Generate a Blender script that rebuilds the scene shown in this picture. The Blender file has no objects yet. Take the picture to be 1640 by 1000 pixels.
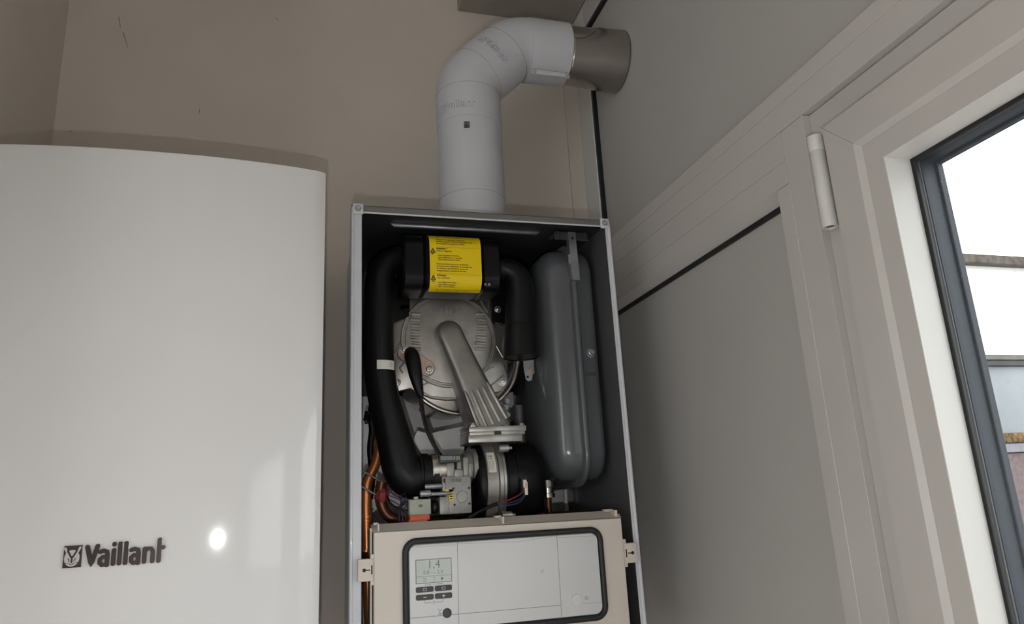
import bpy, bmesh, math, random
from mathutils import Vector, Matrix
random.seed(7)
sc = bpy.context.scene
col = sc.collection
# ------------------------------------------------------------------ camera
# world: x right along the back wall, y into the back wall (wall face y=0), z up
CAM = Vector((0.0, -1.4422, 1.55))
FPX = 1157.375
def _axes(yaw, pitch, roll):
    cy, sy, cp, sp, cr, sr = math.cos(yaw), math.sin(yaw), math.cos(pitch), math.sin(pitch), math.cos(roll), math.sin(roll)
    fwd = Vector((sy*cp, cy*cp, sp)); right = Vector((cy, -sy, 0)); up = right.cross(fwd)
    return right*cr + up*sr, -right*sr + up*cr, fwd
R_, U_, F_ = _axes(math.radians(16.476), math.radians(14.923), math.radians(-3.070))
cd = bpy.data.cameras.new('camera'); cam = bpy.data.objects.new('camera', cd); col.objects.link(cam)
cd.sensor_width = 36; cd.lens = FPX/1640*36; cd.clip_start = 0.01
cam.matrix_world = Matrix((( R_.x, U_.x, -F_.x, CAM.x), (R_.y, U_.y, -F_.y, CAM.y), (R_.z, U_.z, -F_.z, CAM.z), (0,0,0,1)))
sc.camera = cam
# ------------------------------------------------------------------ light
w = bpy.data.worlds.new('world'); sc.world = w; w.use_nodes = True
w.node_tree.nodes['Background'].inputs[0].default_value = (0.985, 0.99, 1.0, 1)
w.node_tree.nodes['Background'].inputs[1].default_value = 3.0
def lamp(name, kind, loc, energy, color, size=None):
    l = bpy.data.lights.new(name, kind); o = bpy.data.objects.new(name, l); col.objects.link(o)
    o.location = loc; l.energy = energy; l.color = color
    return o, l
torch, tl = lamp('torch_light', 'POINT', (-0.012, -1.4422, 1.468), 6.9, (1.0, 0.975, 0.955)); tl.shadow_soft_size = 0.005
sc.view_settings.view_transform = 'Standard'; sc.view_settings.look = 'None'
sc.view_settings.exposure = 0.0; sc.view_settings.gamma = 1
sc.view_settings.use_curve_mapping = False
# ------------------------------------------------------------------ measuring
AX = {'X': 0, 'Y': 1, 'Z': 2}
def P(px, py, ax, val):
    """point of the photograph's survey on the plane ax = val (world metres)"""
    d = R_*((px-820)/FPX) - U_*((py-500)/FPX) + F_
    i = AX[ax]
    return CAM + d*((val-CAM[i])/d[i])
def rad(px, py, y, wpx):
    return (P(px+wpx, py, 'Y', y) - P(px, py, 'Y', y)).length
# ------------------------------------------------------------------ materials
MATS = {}
def lin(c):
    return tuple(((v/255)/12.92 if v/255 <= .04045 else ((v/255+.055)/1.055)**2.4) for v in c)
def mat(name, rgb, rough=.5, metal=0., var=.06, scale=25., bump=0., bscale=200., coat=0., spec=.5, dirt=None):
    m = bpy.data.materials.new(name); m.use_nodes = True; MATS[name] = m
    nt = m.node_tree; b = nt.nodes['Principled BSDF']
    b.inputs['Roughness'].default_value = rough; b.inputs['Metallic'].default_value = metal
    b.inputs['Coat Weight'].default_value = coat; b.inputs['Coat Roughness'].default_value = .04
    b.inputs['Specular IOR Level'].default_value = spec
    tc = nt.nodes.new('ShaderNodeTexCoord'); n = nt.nodes.new('ShaderNodeTexNoise')
    n.inputs['Scale'].default_value = scale; n.inputs['Detail'].default_value = 4
    nt.links.new(tc.outputs['Object'], n.inputs['Vector'])
    r = nt.nodes.new('ShaderNodeValToRGB')
    r.color_ramp.elements[0].position = .3; r.color_ramp.elements[1].position = .7
    r.color_ramp.elements[0].color = (*[max(0, c*(1-var)) for c in rgb], 1)
    r.color_ramp.elements[1].color = (*[min(1, c*(1+var)) for c in rgb], 1)
    nt.links.new(n.outputs['Fac'], r.inputs['Fac']); out = r.outputs['Color']
    if dirt:
        n2 = nt.nodes.new('ShaderNodeTexNoise'); n2.inputs['Scale'].default_value = dirt[1]; n2.inputs['Detail'].default_value = 6
        nt.links.new(tc.outputs['Object'], n2.inputs['Vector'])
        r2 = nt.nodes.new('ShaderNodeValToRGB'); r2.color_ramp.elements[0].position = dirt[2]; r2.color_ramp.elements[1].position = min(1, dirt[2]+.06)
        mx = nt.nodes.new('ShaderNodeMix'); mx.data_type = 'RGBA'
        nt.links.new(n2.outputs['Fac'], r2.inputs['Fac']); nt.links.new(r2.outputs['Color'], mx.inputs[0])
        nt.links.new(out, mx.inputs[6]); mx.inputs[7].default_value = (*dirt[0], 1); out = mx.outputs[2]
    nt.links.new(out, b.inputs['Base Color'])
    if bump:
        n3 = nt.nodes.new('ShaderNodeTexNoise'); n3.inputs['Scale'].default_value = bscale; n3.inputs['Detail'].default_value = 3
        nt.links.new(tc.outputs['Object'], n3.inputs['Vector'])
        bp = nt.nodes.new('ShaderNodeBump'); bp.inputs['Strength'].default_value = bump; bp.inputs['Distance'].default_value = .002
        nt.links.new(n3.outputs['Fac'], bp.inputs['Height']); nt.links.new(bp.outputs['Normal'], b.inputs['Normal'])
    return m
mat('wall_paint', (.65, .585, .52), .75, var=.03, scale=6, bump=.12, bscale=350)
mat('wall_trim', (.60, .54, .48), .6, var=.03)
mat('room_white', (.72, .70, .66), .7, var=.03)
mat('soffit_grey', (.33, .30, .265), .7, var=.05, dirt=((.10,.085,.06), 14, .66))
mat('panel_taupe', (.465, .455, .44), .6, var=.02, scale=5)
mat('frame_white', (.555, .535, .515), .38, var=.02, scale=8)
mat('frame_bright', (.66, .65, .63), .38, var=.02, scale=8)  # paler copy of frame_white; on the glazing bead it paints in window light
mat('groove_dark', (.22, .20, .18), .6)
mat('rubber', (.010, .011, .014), .5, var=.1)
mat('frame_anthracite', (.014, .022, .040), .55)
mat('spacer', (.13, .135, .135), .5)
mat('hinge_white', (.72, .71, .70), .25)
mat('cover_white', (.74, .73, .735), .075, var=.012, scale=4, coat=.15, bump=.012, bscale=40)
mat('badge_dark', (.075, .060, .060), .28, .6, var=.1)
mat('badge_light', (.55, .53, .52), .4)
mat('flue_white', (.56, .57, .605), .42, var=.03, scale=12, dirt=((.42,.36,.31), 26, .70))
mat('steel', (.42, .39, .365), .24, 1, var=.12, scale=9, bump=.03, bscale=90)
mat('steel_bright', (.60, .56, .52), .30, 1, var=.1)
mat('screw_metal', (.60, .60, .60), .3, 1, var=.15, scale=300)
mat('casing_white', (.60, .615, .66), .32, var=.02, coat=.2)
mat('casing_lip', (.19, .185, .18), .35, .3, var=.04)
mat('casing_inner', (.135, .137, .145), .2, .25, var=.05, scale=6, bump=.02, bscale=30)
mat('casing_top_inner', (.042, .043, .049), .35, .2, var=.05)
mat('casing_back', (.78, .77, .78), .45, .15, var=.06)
mat('black_plastic', (.0045, .0045, .0055), .32, var=.15, spec=.24)
mat('black_rubber', (.006, .006, .007), .40, var=.2, scale=60, bump=.05, bscale=240, spec=.26)
mat('cast_aluminium', (.40, .385, .365), .34, .88, var=.30, scale=22, bump=.10, bscale=700)
mat('cast_aluminium_smooth', (.30, .29, .275), .40, .7, var=.16, scale=26, bump=.10, bscale=900)
mat('valve_grey', (.30, .295, .275), .45, .55, var=.10, scale=60, bump=.12, bscale=300)
mat('vessel_grey', (.115, .122, .133), .22, .2, var=.04, scale=10, bump=.03, bscale=50)
mat('galvanised', (.33, .345, .36), .38, .75, var=.12, scale=50)
mat('copper', (.62, .22, .08), .32, .6, var=.22, scale=30)
mat('copper_dull', (.22, .095, .055), .4, .7, var=.2, scale=30)
mat('copper_plate', (.52, .37, .31), .4, .7, var=.15, scale=60)
mat('yellow_label', (.86, .62, .006), .3, var=.02, coat=.2, spec=.3)
mat('ink_black', (.015, .014, .012), .5)
mat('ink_grey', (.16, .16, .16), .6)
mat('digit_grey', (.19, .21, .20), .6)
mat('label_white', (.72, .70, .66), .45, var=.03)
mat('orange_plastic', (.58, .10, .028), .4, var=.05)
mat('cap_grey', (.36, .38, .32), .45, var=.03)
mat('red_tape', (.42, .05, .05), .5, var=.2, scale=80)
mat('wire_purple', (.07, .03, .10), .45)
mat('wire_blue', (.022, .04, .10), .45)
mat('wire_red', (.22, .018, .016), .45)
mat('panel_beige', (.65, .59, .53), .5, var=.03, scale=15)
mat('panel_light', (.66, .665, .68), .42, var=.02, scale=10, dirt=((.50,.48,.46), 30, .72))
mat('display_glass', (.50, .56, .52), .12, var=.05, coat=.6)
mat('button_dark', (.045, .047, .05), .5)
mat('shed_white', (.80, .80, .80), .6, var=.03)
mat('shed_blue', (.29, .315, .345), .6, var=.2, scale=2)
mat('shed_brown', (.085, .068, .055), .7, var=.5, scale=30)
mat('shed_grey', (.14, .135, .12), .6, var=.2, scale=20)
mat('shed_dark', (.05, .048, .054), .6, var=.3, scale=20)
mat('moss', (.16, .10, .045), .9, var=.8, scale=60)
mat('fascia_lilac', (.24, .235, .27), .6, var=.1)
mat('cladding_plum', (.16, .115, .118), .6, var=.25, scale=40)
mat('paving', (.30, .29, .27), .9, var=.2)
mat('floor_tile', (.78, .76, .74), .5, var=.08)
g = bpy.data.materials.new('window_glass'); g.use_nodes = True; MATS['window_glass'] = g
nt = g.node_tree; nt.nodes.remove(nt.nodes['Principled BSDF'])
tr = nt.nodes.new('ShaderNodeBsdfTransparent'); gl = nt.nodes.new('ShaderNodeBsdfGlossy'); mx = nt.nodes.new('ShaderNodeMixShader')
gl.inputs['Roughness'].default_value = .02; lw = nt.nodes.new('ShaderNodeLayerWeight'); lw.inputs['Blend'].default_value = .5
pw = nt.nodes.new('ShaderNodeMath'); pw.operation = 'POWER'; pw.inputs[1].default_value = 5; nt.links.new(lw.outputs['Facing'], pw.inputs[0])
fr = nt.nodes.new('ShaderNodeMath'); fr.operation = 'MULTIPLY_ADD'; fr.inputs[1].default_value = .9; fr.inputs[2].default_value = .03; nt.links.new(pw.outputs[0], fr.inputs[0])
tr.inputs[0].default_value = (.95, .97, .96, 1)
nt.links.new(fr.outputs[0], mx.inputs[0]); nt.links.new(tr.outputs[0], mx.inputs[1]); nt.links.new(gl.outputs[0], mx.inputs[2])
nt.links.new(mx.outputs[0], nt.nodes['Material Output'].inputs[0])
# ------------------------------------------------------------------ building helpers
WORLD = {}
def empty(name, loc, label, cat, group=None):
    o = bpy.data.objects.new(name, None); col.objects.link(o); o.location = loc; o.empty_display_size = .05
    o['label'] = label; o['category'] = cat
    if group: o['group'] = group
    WORLD[o.name] = Vector(loc); return o
class MB:
    def __init__(s): s.bm = bmesh.new(); s.mi = 0
    def _mark(s, f0):
        for f in s.bm.faces[f0:] if False else [f for f in s.bm.faces if f.index < 0 or f.index >= f0]: f.material_index = s.mi
    def box(s, x0, x1, y0, y1, z0, z1, bev=0, seg=2, M=None):
        n0 = set(s.bm.faces)
        r = bmesh.ops.create_cube(s.bm, size=1)
        vs = r['verts']
        for v in vs:
            v.co = Vector(((x0+x1)/2+v.co.x*(x1-x0), (y0+y1)/2+v.co.y*(y1-y0), (z0+z1)/2+v.co.z*(z1-z0)))
        if bev:
            es = {e for v in vs for e in v.link_edges}
            bmesh.ops.bevel(s.bm, geom=list(es), offset=bev, segments=seg, affect='EDGES', profile=.5)
        new = [f for f in s.bm.faces if f not in n0]
        if M is not None:
            for v in {v for f in new for v in f.verts}: v.co = M @ v.co
        for f in new: f.material_index = s.mi
        return s
    def prism(s, pts, ext, bev=0, seg=2):
        n0 = set(s.bm.faces)
        vs = [s.bm.verts.new(p) for p in pts]; f = s.bm.faces.new(vs)
        r = bmesh.ops.extrude_face_region(s.bm, geom=[f])
        nv = [g for g in r['geom'] if isinstance(g, bmesh.types.BMVert)]
        for v in nv: v.co += Vector(ext)
        new = [f for f in s.bm.faces if f not in n0]
        if bev:
            es = [e for e in f.edges] 
            bmesh.ops.bevel(s.bm, geom=es, offset=bev, segments=seg, affect='EDGES', profile=.5)
            new = [f for f in s.bm.faces if f not in n0]
        for q in new: q.material_index = s.mi
        bmesh.ops.recalc_face_normals(s.bm, faces=new)
        return s
    def rings(s, rings, cap0=True, cap1=True, closed=True):
        rows = [[s.bm.verts.new(p) for p in r] for r in rings]; n = len(rows[0]); new = []
        for a, b in zip(rows, rows[1:]):
            for i in range(n if closed else n-1):
                j = (i+1) % n
                new.append(s.bm.faces.new((a[i], a[j], b[j], b[i])))
        if cap0: new.append(s.bm.faces.new(rows[0][::-1]))
        if cap1: new.append(s.bm.faces.new(rows[-1]))
        for f in new: f.material_index = s.mi
        bmesh.ops.recalc_face_normals(s.bm, faces=new)
        return s
    def tube(s, path, r, seg=20, caps=True, loop=False):
        path = [Vector(p) for p in path]; n = len(path)
        rs = r if isinstance(r, (list, tuple)) else [r]*n
        tang = []
        for i in range(n):
            a = path[(i-1) % n] if (loop or i > 0) else path[i]; b = path[(i+1) % n] if (loop or i < n-1) else path[i]
            tang.append((b-a).normalized())
        up = Vector((0, 0, 1)) if abs(tang[0].z) < .9 else Vector((0, 1, 0))
        nrm = (up - tang[0]*up.dot(tang[0])).normalized(); out = []
        for i in range(n):
            if i: nrm = (nrm - tang[i]*nrm.dot(tang[i])).normalized()
            bn = tang[i].cross(nrm)
            out.append([path[i] + (nrm*math.cos(2*math.pi*k/seg) + bn*math.sin(2*math.pi*k/seg))*rs[i] for k in range(seg)])
        if loop: out.append(out[0]); 
        return s.rings(out, caps and not loop, caps and not loop)
    def cyl(s, p0, p1, r0, r1=None, seg=28):
        return s.tube([p0, p1], [r0, r0 if r1 is None else r1], seg)
    def lathe(s, c, axis, prof, seg=40):
        """prof: (distance along axis, radius)"""
        a = Vector(axis).normalized(); u = a.orthogonal().normalized(); v = a.cross(u); c = Vector(c)
        return s.rings([[c + a*d + (u*math.cos(2*math.pi*k/seg)+v*math.sin(2*math.pi*k/seg))*max(r, 1e-5) for k in range(seg)] for d, r in prof])
    def quad(s, a, b, c, d):
        f = s.bm.faces.new([s.bm.verts.new(p) for p in (a, b, c, d)]); f.material_index = s.mi; return s
    def screw(s, c, n, r, h=None):
        n = Vector(n).normalized(); c = Vector(c); h = h or r*.6
        s.lathe(c, n, [(0, r*1.25), (h*.25, r*1.25), (h*.3, r), (h*.8, r*.9), (h, r*.7), (h*.98, r*.40), (h*.35, r*.34)], 16); return s
    def build(s, name, m, parent=None, smooth=40, label=None):
        bm = s.bm
        lo = Vector((min(v.co.x for v in bm.verts), min(v.co.y for v in bm.verts), min(v.co.z for v in bm.verts)))
        hi = Vector((max(v.co.x for v in bm.verts), max(v.co.y for v in bm.verts), max(v.co.z for v in bm.verts)))
        c = (lo+hi)/2
        for v in bm.verts: v.co -= c
        me = bpy.data.meshes.new(name); bm.to_mesh(me); bm.free()
        for k in (m if isinstance(m, (list, tuple)) else [m]): me.materials.append(MATS[k])
        o = bpy.data.objects.new(name, me); col.objects.link(o)
        if smooth:
            me.shade_smooth(); me.set_sharp_from_angle(angle=math.radians(smooth))
        if parent: o.parent = parent; o.location = c - WORLD[parent.name]
        else: o.location = c
        WORLD[o.name] = c
        if label: o['label'] = label
        return o
def struct(o, label=None, cat=None):
    o['kind'] = 'structure'
    if label: o['label'] = label
    if cat: o['category'] = cat
    return o
def smooth_path(pts, n=6, rs=None):
    """Catmull-Rom through pts (and radii)"""
    pts = [Vector(p) for p in pts]; out = []; ro = []
    for i in range(len(pts)-1):
        p0, p1, p2, p3 = pts[max(0, i-1)], pts[i], pts[i+1], pts[min(len(pts)-1, i+2)]
        for k in range(n):
            t = k/n
            out.append(.5*((2*p1)+(p2-p0)*t+(2*p0-5*p1+4*p2-p3)*t*t+(3*p1-p0-3*p2+p3)*t**3))
            if rs: ro.append(rs[i]+(rs[i+1]-rs[i])*t)
    out.append(pts[-1])
    if rs: ro.append(rs[-1]); return out, ro
    return out
# strokes: rounded letters drawn as ribbons, mapped by f(u, v, h) -> point
def ribbon(mb, line, wd, f, h, sub=.12):
    pts = []
    for a, b in zip(line, line[1:]):
        a, b = Vector(a), Vector(b); n = max(1, int((b-a).length/sub))
        for k in range(n): pts.append(a+(b-a)*k/n)
    pts.append(Vector(line[-1])); hw = wd/2; ws = [hw]*len(pts); d0 = (pts[0]-pts[1]).normalized(); d1 = (pts[-1]-pts[-2]).normalized()
    caps = [(.45, .893), (.75, .66), (.93, .37), (1, .05)]
    pre = [(pts[0]+d0*hw*t, hw*s) for t, s in caps][::-1]; post = [(pts[-1]+d1*hw*t, hw*s) for t, s in caps]
    allp = pre+list(zip(pts, ws))+post; rings = []
    for i, (p, ww) in enumerate(allp):
        q = allp[min(i+1, len(allp)-1)][0]-allp[max(i-1, 0)][0]; q = q.normalized(); nn = Vector((-q.y, q.x))
        l, r = p+nn*ww, p-nn*ww
        rings.append([f(l.x, l.y, 0), f(l.x, l.y, h), f(r.x, r.y, h), f(r.x, r.y, 0)])
    mb.rings(rings)
A_ = [[(.05,.66),(.2,.71),(.34,.66),(.38,.5),(.38,.02)], [(.38,.40),(.17,.41),(.06,.3),(.06,.14),(.17,.03),(.30,.05),(.38,.14)]]
def sh(ls, dx): return [[(x+dx, y) for x, y in l] for l in ls]
LOGO = ([[(.08,.93),(.30,.08),(.53,.95)]] + sh(A_, .62) + [[(1.28,.70),(1.28,.06)], [(1.28,.98),(1.28,1.0)], [(1.55,1.0),(1.55,.06)], [(1.82,1.0),(1.82,.06)]]
        + sh(A_, 2.02) + [[(2.68,.68),(2.68,.06)], [(2.68,.55),(2.80,.68),(2.95,.68),(3.05,.55),(3.05,.06)], [(3.34,1.08),(3.34,.06)], [(3.34,.70),(3.52,.70)]])
def logo(mb, f, h, wd=.19, square=True):
    for l in LOGO: ribbon(mb, l, wd, f, h)
    if square:
        mb.rings([[f(-.95,.0,0), f(-.95,.0,h), f(-.14,.0,h), f(-.14,.0,0)], [f(-.95,1.04,0), f(-.95,1.04,h), f(-.14,1.04,h), f(-.14,1.04,0)]])
def logo_hollow_square(mb, f, h):
    for l in ([(-.95,.03),(-.17,.03)], [(-.17,.03),(-.17,.97)], [(-.17,.97),(-.95,.97)], [(-.95,.97),(-.95,.03)]): ribbon(mb, l, .08, f, h)
    el = [(-.56+.24*math.cos(a*.3927), .40+.32*math.sin(a*.3927)) for a in range(17)]
    ribbon(mb, el, .09, f, h)
    ribbon(mb, [(-.68,.85),(-.6,.62)], .08, f, h); ribbon(mb, [(-.4,.88),(-.52,.62)], .08, f, h)
def text_faces(mb, s, f, size, x, y, align='LEFT', bold=0):
    cu = bpy.data.curves.new('t', 'FONT'); cu.body = s; cu.size = size; cu.align_x = align; cu.offset = bold; cu.resolution_u = 2
    o = bpy.data.objects.new('t', cu); col.objects.link(o)
    dg = bpy.context.evaluated_depsgraph_get(); me = o.evaluated_get(dg).to_mesh()
    vs = [mb.bm.verts.new(f(v.co.x+x, v.co.y+y, 0)) for v in me.vertices]
    for p in me.polygons:
        try:
            q = mb.bm.faces.new([vs[i] for i in p.vertices]); q.material_index = mb.mi
        except ValueError: pass
    bpy.data.objects.remove(o); bpy.data.curves.remove(cu)
def plane_xz(y, dirn=-1):
    return lambda u, v, h: Vector((u, y+dirn*h, v))
# ================================================================== ROOM
ZC = 1.55
XR = .62                       # inner face of the right-hand frame
BACKX0, ROOMY = -.4772, -4.2
LX, LY = -4.9, -.72         # the room widens to the left in front of the boilers
mb = MB(); mb.box(BACKX0-.1, XR+.0, 0, .15, -.0, 2.95); WALLB = struct(mb.build('wall_back', 'wall_paint', smooth=0), 'beige painted wall behind both boilers', 'wall')
mb = MB(); mb.box(BACKX0-.12, BACKX0, LY, 0, 0, 2.95); mb.box(LX, BACKX0-.12, LY, LY+.1, 0, 2.95); mb.box(LX-.1, LX, ROOMY, LY+.1, 0, 2.95); struct(mb.build('wall_left', 'wall_paint', smooth=0), 'beige painted side wall left of the closed boiler', 'wall')
mb = MB(); mb.box(LX-.1, XR+.09, ROOMY-.1, .15, -.08, 0); struct(mb.build('floor', 'floor_tile', smooth=0), 'grey tiled floor below the boilers', 'floor')
mb = MB(); mb.box(LX-.1, XR+.09, ROOMY-.1, .15, 2.95, 3.05); struct(mb.build('ceiling', 'room_white', smooth=0), 'beige ceiling above the flue', 'ceiling')
# unseen wall behind the photographer, doorway added for fill daylight
mb = MB(); [mb.box(q[0], q[1], ROOMY-.1, ROOMY, q[2], q[3]) for q in ((LX-.1, -4.4, 0, 2.95), (-2.56, XR+.09, 0, 2.95), (-4.4, -2.56, 0, .1), (-4.4, -2.56, 2.6, 2.95))]
struct(mb.build('wall_front', 'room_white', smooth=0), 'unseen white wall behind the viewer with a doorway added for fill daylight', 'wall')
# soffit box, corner trims
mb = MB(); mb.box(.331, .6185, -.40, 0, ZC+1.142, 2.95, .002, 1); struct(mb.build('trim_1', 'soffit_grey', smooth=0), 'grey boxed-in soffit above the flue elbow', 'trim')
mb = MB(); mb.box(.585, .6195, -.006, 0, .05, ZC+1.142); struct(mb.build('trim_2', 'wall_trim', smooth=0), 'thin beige corner strip on the back wall', 'trim')
for pts_ in ([(190, 27), (193, 44)], [(197, 52), (205, 76)], [(441, 28), (446, 33)], [(319, 175), (320, 181)], [(111, 210), (115, 211)]):
    q = [P(a, b, 'Y', -.0002) for a, b in pts_]; d_ = (q[1]-q[0]).normalized(); n_ = Vector((-d_.z, 0, d_.x))*.0011
    m_ = MB(); m_.prism([q[0]-d_*.001, q[0]+n_+d_*.002, q[1]+n_*.4, q[1]+d_*.002, q[1]-n_*.5, q[0]-n_*.6], (0, -.0002, 0)); m_.build('scuff', 'groove_dark', WALLB, 0)
# right wall: frame members (face at XR), panels recessed
def ydist(Y): return Y-1.4422
PY0 = ydist(1.368); Y78, Y71 = ydist(.7798), ydist(.7095)
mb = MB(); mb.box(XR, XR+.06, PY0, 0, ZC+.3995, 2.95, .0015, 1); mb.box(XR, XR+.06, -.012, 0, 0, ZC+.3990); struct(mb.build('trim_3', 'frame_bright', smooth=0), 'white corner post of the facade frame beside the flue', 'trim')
mb = MB(); mb.box(XR, XR+.06, ROOMY, PY0-.0004, ZC+1.085, 2.95, .0015, 1); struct(mb.build('trim_4', 'frame_white', smooth=0), 'white head rail above the upper wall panel', 'trim')
mb = MB(); mb.box(XR+.012, XR+.06, ROOMY, PY0+.004, ZC+.54, ZC+1.09)
struct(mb.build('wall_right', 'panel_taupe', smooth=0), 'grey-beige upper panel of the right-hand wall', 'wall')
mb = MB(); mb.box(XR+.003, XR+.02, PY0-.0085, PY0-.0004, ZC+.5375, ZC+1.0846); mb.box(XR+.003, XR+.02, ROOMY+.01, PY0-.0004, ZC+1.076, ZC+1.0846)
struct(mb.build('trim_5', 'rubber', smooth=0), 'black rubber seal edging the upper wall panel', 'trim')
# transom with its grooves
mb = MB()
zs = [(.5368, .51305), (.51265, .47470), (.4743, .43165), (.43125, .3984)]
for i, (a, b) in enumerate(zs): mb.box(XR, XR+.05, ROOMY if i < 2 else ydist(.7545), PY0-.0004, ZC+b, ZC+a, .0003, 1)
mb.mi = 1; mb.box(XR+.0015, XR+.045, ROOMY+.01, PY0-.002, ZC+.4755, ZC+.536); mb.box(XR+.0015, XR+.045, ydist(.7540), PY0-.002, ZC+.3990, ZC+.476)
mb.mi = 0; mb.prism([(XR+.0003, PY0-.0004, ZC+.3983), (XR+.020, PY0-.0004, ZC+.3876), (XR+.0235, PY0-.0004, ZC+.3876), (XR+.0235, PY0-.0004, ZC+.3983)], (0, Y78-PY0+.0004, 0))
struct(mb.build('trim_6', ['frame_white', 'groove_dark'], smooth=0), 'white transom with fine grooves across the right-hand wall', 'trim')
# lower panel
mb = MB(); mb.box(XR+.0235, XR+.06, Y78-.01, -.0125, .0, ZC+.3985); struct(mb.build('trim_7', 'panel_taupe', smooth=0), 'grey lower infill panel right of the open boiler', 'wall panel')
mb = MB(); mb.box(XR+.0195, XR+.0234, Y78-.002, -.014, ZC+.3790, ZC+.3872); struct(mb.build('trim_8', 'rubber', smooth=0), 'black rubber seal along the top of the lower panel', 'trim')
# mullion between the panel and the window
mb = MB(); mb.box(XR, XR+.05, ydist(.7541), Y78, 0, ZC+.3978, .0006, 1); mb.box(XR, XR+.05, Y71, ydist(.7545)-.0004, 0, ZC+.4740, .0006, 1)
mb.box(XR-.0012, XR+.05, Y71-.0016, Y71-.0002, 0, ZC+.4738, .0004, 1)
struct(mb.build('trim_9', 'frame_white', smooth=0), 'white mullion left of the window sash', 'trim')
# window ----------------------------------------------------------------
WN = empty('window_1', (XR, ydist(.1), .12), 'white framed window sash with a rain-speckled pane', 'window'); WN['kind'] = 'structure'
yo, yi = ydist(.6635), ydist(.6172)          # sash outer / inner edge (far side)
yo2, yi2 = ydist(-.52), ydist(-.475)         # near side, behind the viewer
zo, zi = ZC+.429, ZC+.3825
zb0, zb1 = .12, .166
def frame_ring(x0, x1, ya, yb, yc, yd, za, zb, zc, zd, bev=.0008, cham=0):
    """ya>yb outer/inner far; yc<yd outer/inner near; za>zb outer/inner top; zc<zd bottom"""
    m = MB(); b = bev
    def corners(x, d, inner):
        if not inner: return [Vector((x, ya-d, za-d)), Vector((x, yc+d, za-d)), Vector((x, yc+d, zc+d)), Vector((x, ya-d, zc+d))]
        return [Vector((x, yb+d, zb+d)), Vector((x, yd-d, zb+d)), Vector((x, yd-d, zd-d)), Vector((x, yb+d, zd-d))]
    m.rings([corners(x1, 0, 0), corners(x0+b, 0, 0), corners(x0, b, 0), *([corners(x0, .0012, 1), corners(x0+cham, -cham, 1), corners(x1, -cham, 1)] if cham else [corners(x0, b, 1), corners(x0+b, 0, 1), corners(x1, 0, 1)]), corners(x1, 0, 0)], False, False)
    return m
# fixed outer frame behind the sash
frame_ring(XR+.010, XR+.055, Y71-.0018, yi+.01, ydist(-.57), yi2-.01, ZC+.4736, zi+.01, .07, zb1-.01).build('outer_frame', 'frame_white', WN, 0)
sash = frame_ring(XR-.015, XR+.0098, yo, yi, yo2, yi2, zo, zi, zb0, zb1, .002, .0055)
sash_o = sash.build('sash', 'frame_white', WN, 30)
m = MB()          # mitre seam of the sash corner
m.prism([(XR-.0152, yo, zo), (XR-.0152, yo-.0006, zo), (XR-.0152, yi, zi+.0006), (XR-.0152, yi, zi)], (.0003, 0, 0)); m.build('mitre_seam', 'groove_dark', WN, 0)
yb, zb = ydist(.584), ZC+.3497
yb2, zbb = yi2+.028, zb1+.029
frame_ring(XR-.0094, XR+.0255, yi-.0056, yb+.0012, yi2+.0056, yb2-.0012, zi-.0056, zb+.0012, zb1+.0056, zbb-.0012, .0002).build('inner_lip', 'frame_white', WN, 0)
frame_ring(XR-.0096, XR+.0255, yb+.0011, yb, yb2-.0011, yb2, zb+.0011, zb, zbb-.0011, zbb, .0004).build('glazing_bead', 'frame_bright', WN, 0, 'glazing bead round the pane, daylight put into its paler colour')  # same frame as the sash, window light painted in by the paler colour
frame_ring(XR+.0257, XR+.0300, yb+.004, yb-.0045, yb2-.004, yb2+.0045, zb+.004, zb-.0045, zbb-.004, zbb+.0045).build('gasket', 'rubber', WN, 0, 'black rubber glazing gasket')
frame_ring(XR+.0340, XR+.0356, yb+.004, yb-.0022, yb2-.004, yb2+.0022, zb+.004, zb-.0022, zbb-.004, zbb+.0022).build('spacer', 'spacer', WN, 0)
frame_ring(XR+.0380, XR+.0575, yb+.03, yb-.001, yb2-.03, yb2+.001, zb+.03, zb-.001, zbb-.03, zbb+.001).build('outer_rebate', 'frame_anthracite', WN, 0, 'dark outer face of the frame')
frame_ring(XR+.0580, XR+.066, yb+.03, yb-.004, yb2-.03, yb2+.004, zb+.03, zb-.004, zbb-.03, zbb+.004).build('outer_lip', 'frame_anthracite', WN, 0)
m = MB(); m.box(XR+.0301, XR+.0329, yb2-.003, yb+.003, zbb-.003, zb+.003); m.build('pane', 'window_glass', WN, 0)
m = MB()
for i in range(420):
    yy = yb-.02-abs(random.gauss(0, .12)) ; zz = random.uniform(ZC-.35, zb-.01)
    if i % 4 == 0: yy = yb-.012-random.random()*.01
    r = random.choice((.0007, .0009, .0012)); m.lathe((XR+.0329, yy, zz), (1, 0, 0), [(0, r), (r*.4, r*.8), (r*.7, r*.3)], 8)
d = m.build('raindrops', 'window_glass', WN); d['kind'] = 'stuff'
# further glazed sash of the same facade, behind the viewer
W2 = empty('window_2', (XR, ydist(-1.3), .12), 'white framed window further along the facade behind the viewer', 'window'); W2['kind'] = 'structure'
qa, qb = ydist(-.66), ydist(-2.6)
frame_ring(XR-.010, XR+.055, qa, qa-.08, qb, qb+.08, ZC+.4736, zb, .07, zbb).build('sash', 'frame_white', W2, 0)
m = MB(); m.box(XR+.0301, XR+.0329, qb+.078, qa-.078, zbb-.003, zb+.003); m.build('pane', 'window_glass', W2, 0)
m = MB(); m.box(XR, XR+.05, qa, ydist(-.57)-.0004, 0, ZC+.4736); m.box(XR, XR+.05, ROOMY, qb, 0, ZC+.4736); struct(m.build('trim_10', 'frame_white', smooth=0), 'white mullion between the two window sashes', 'trim')
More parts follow.
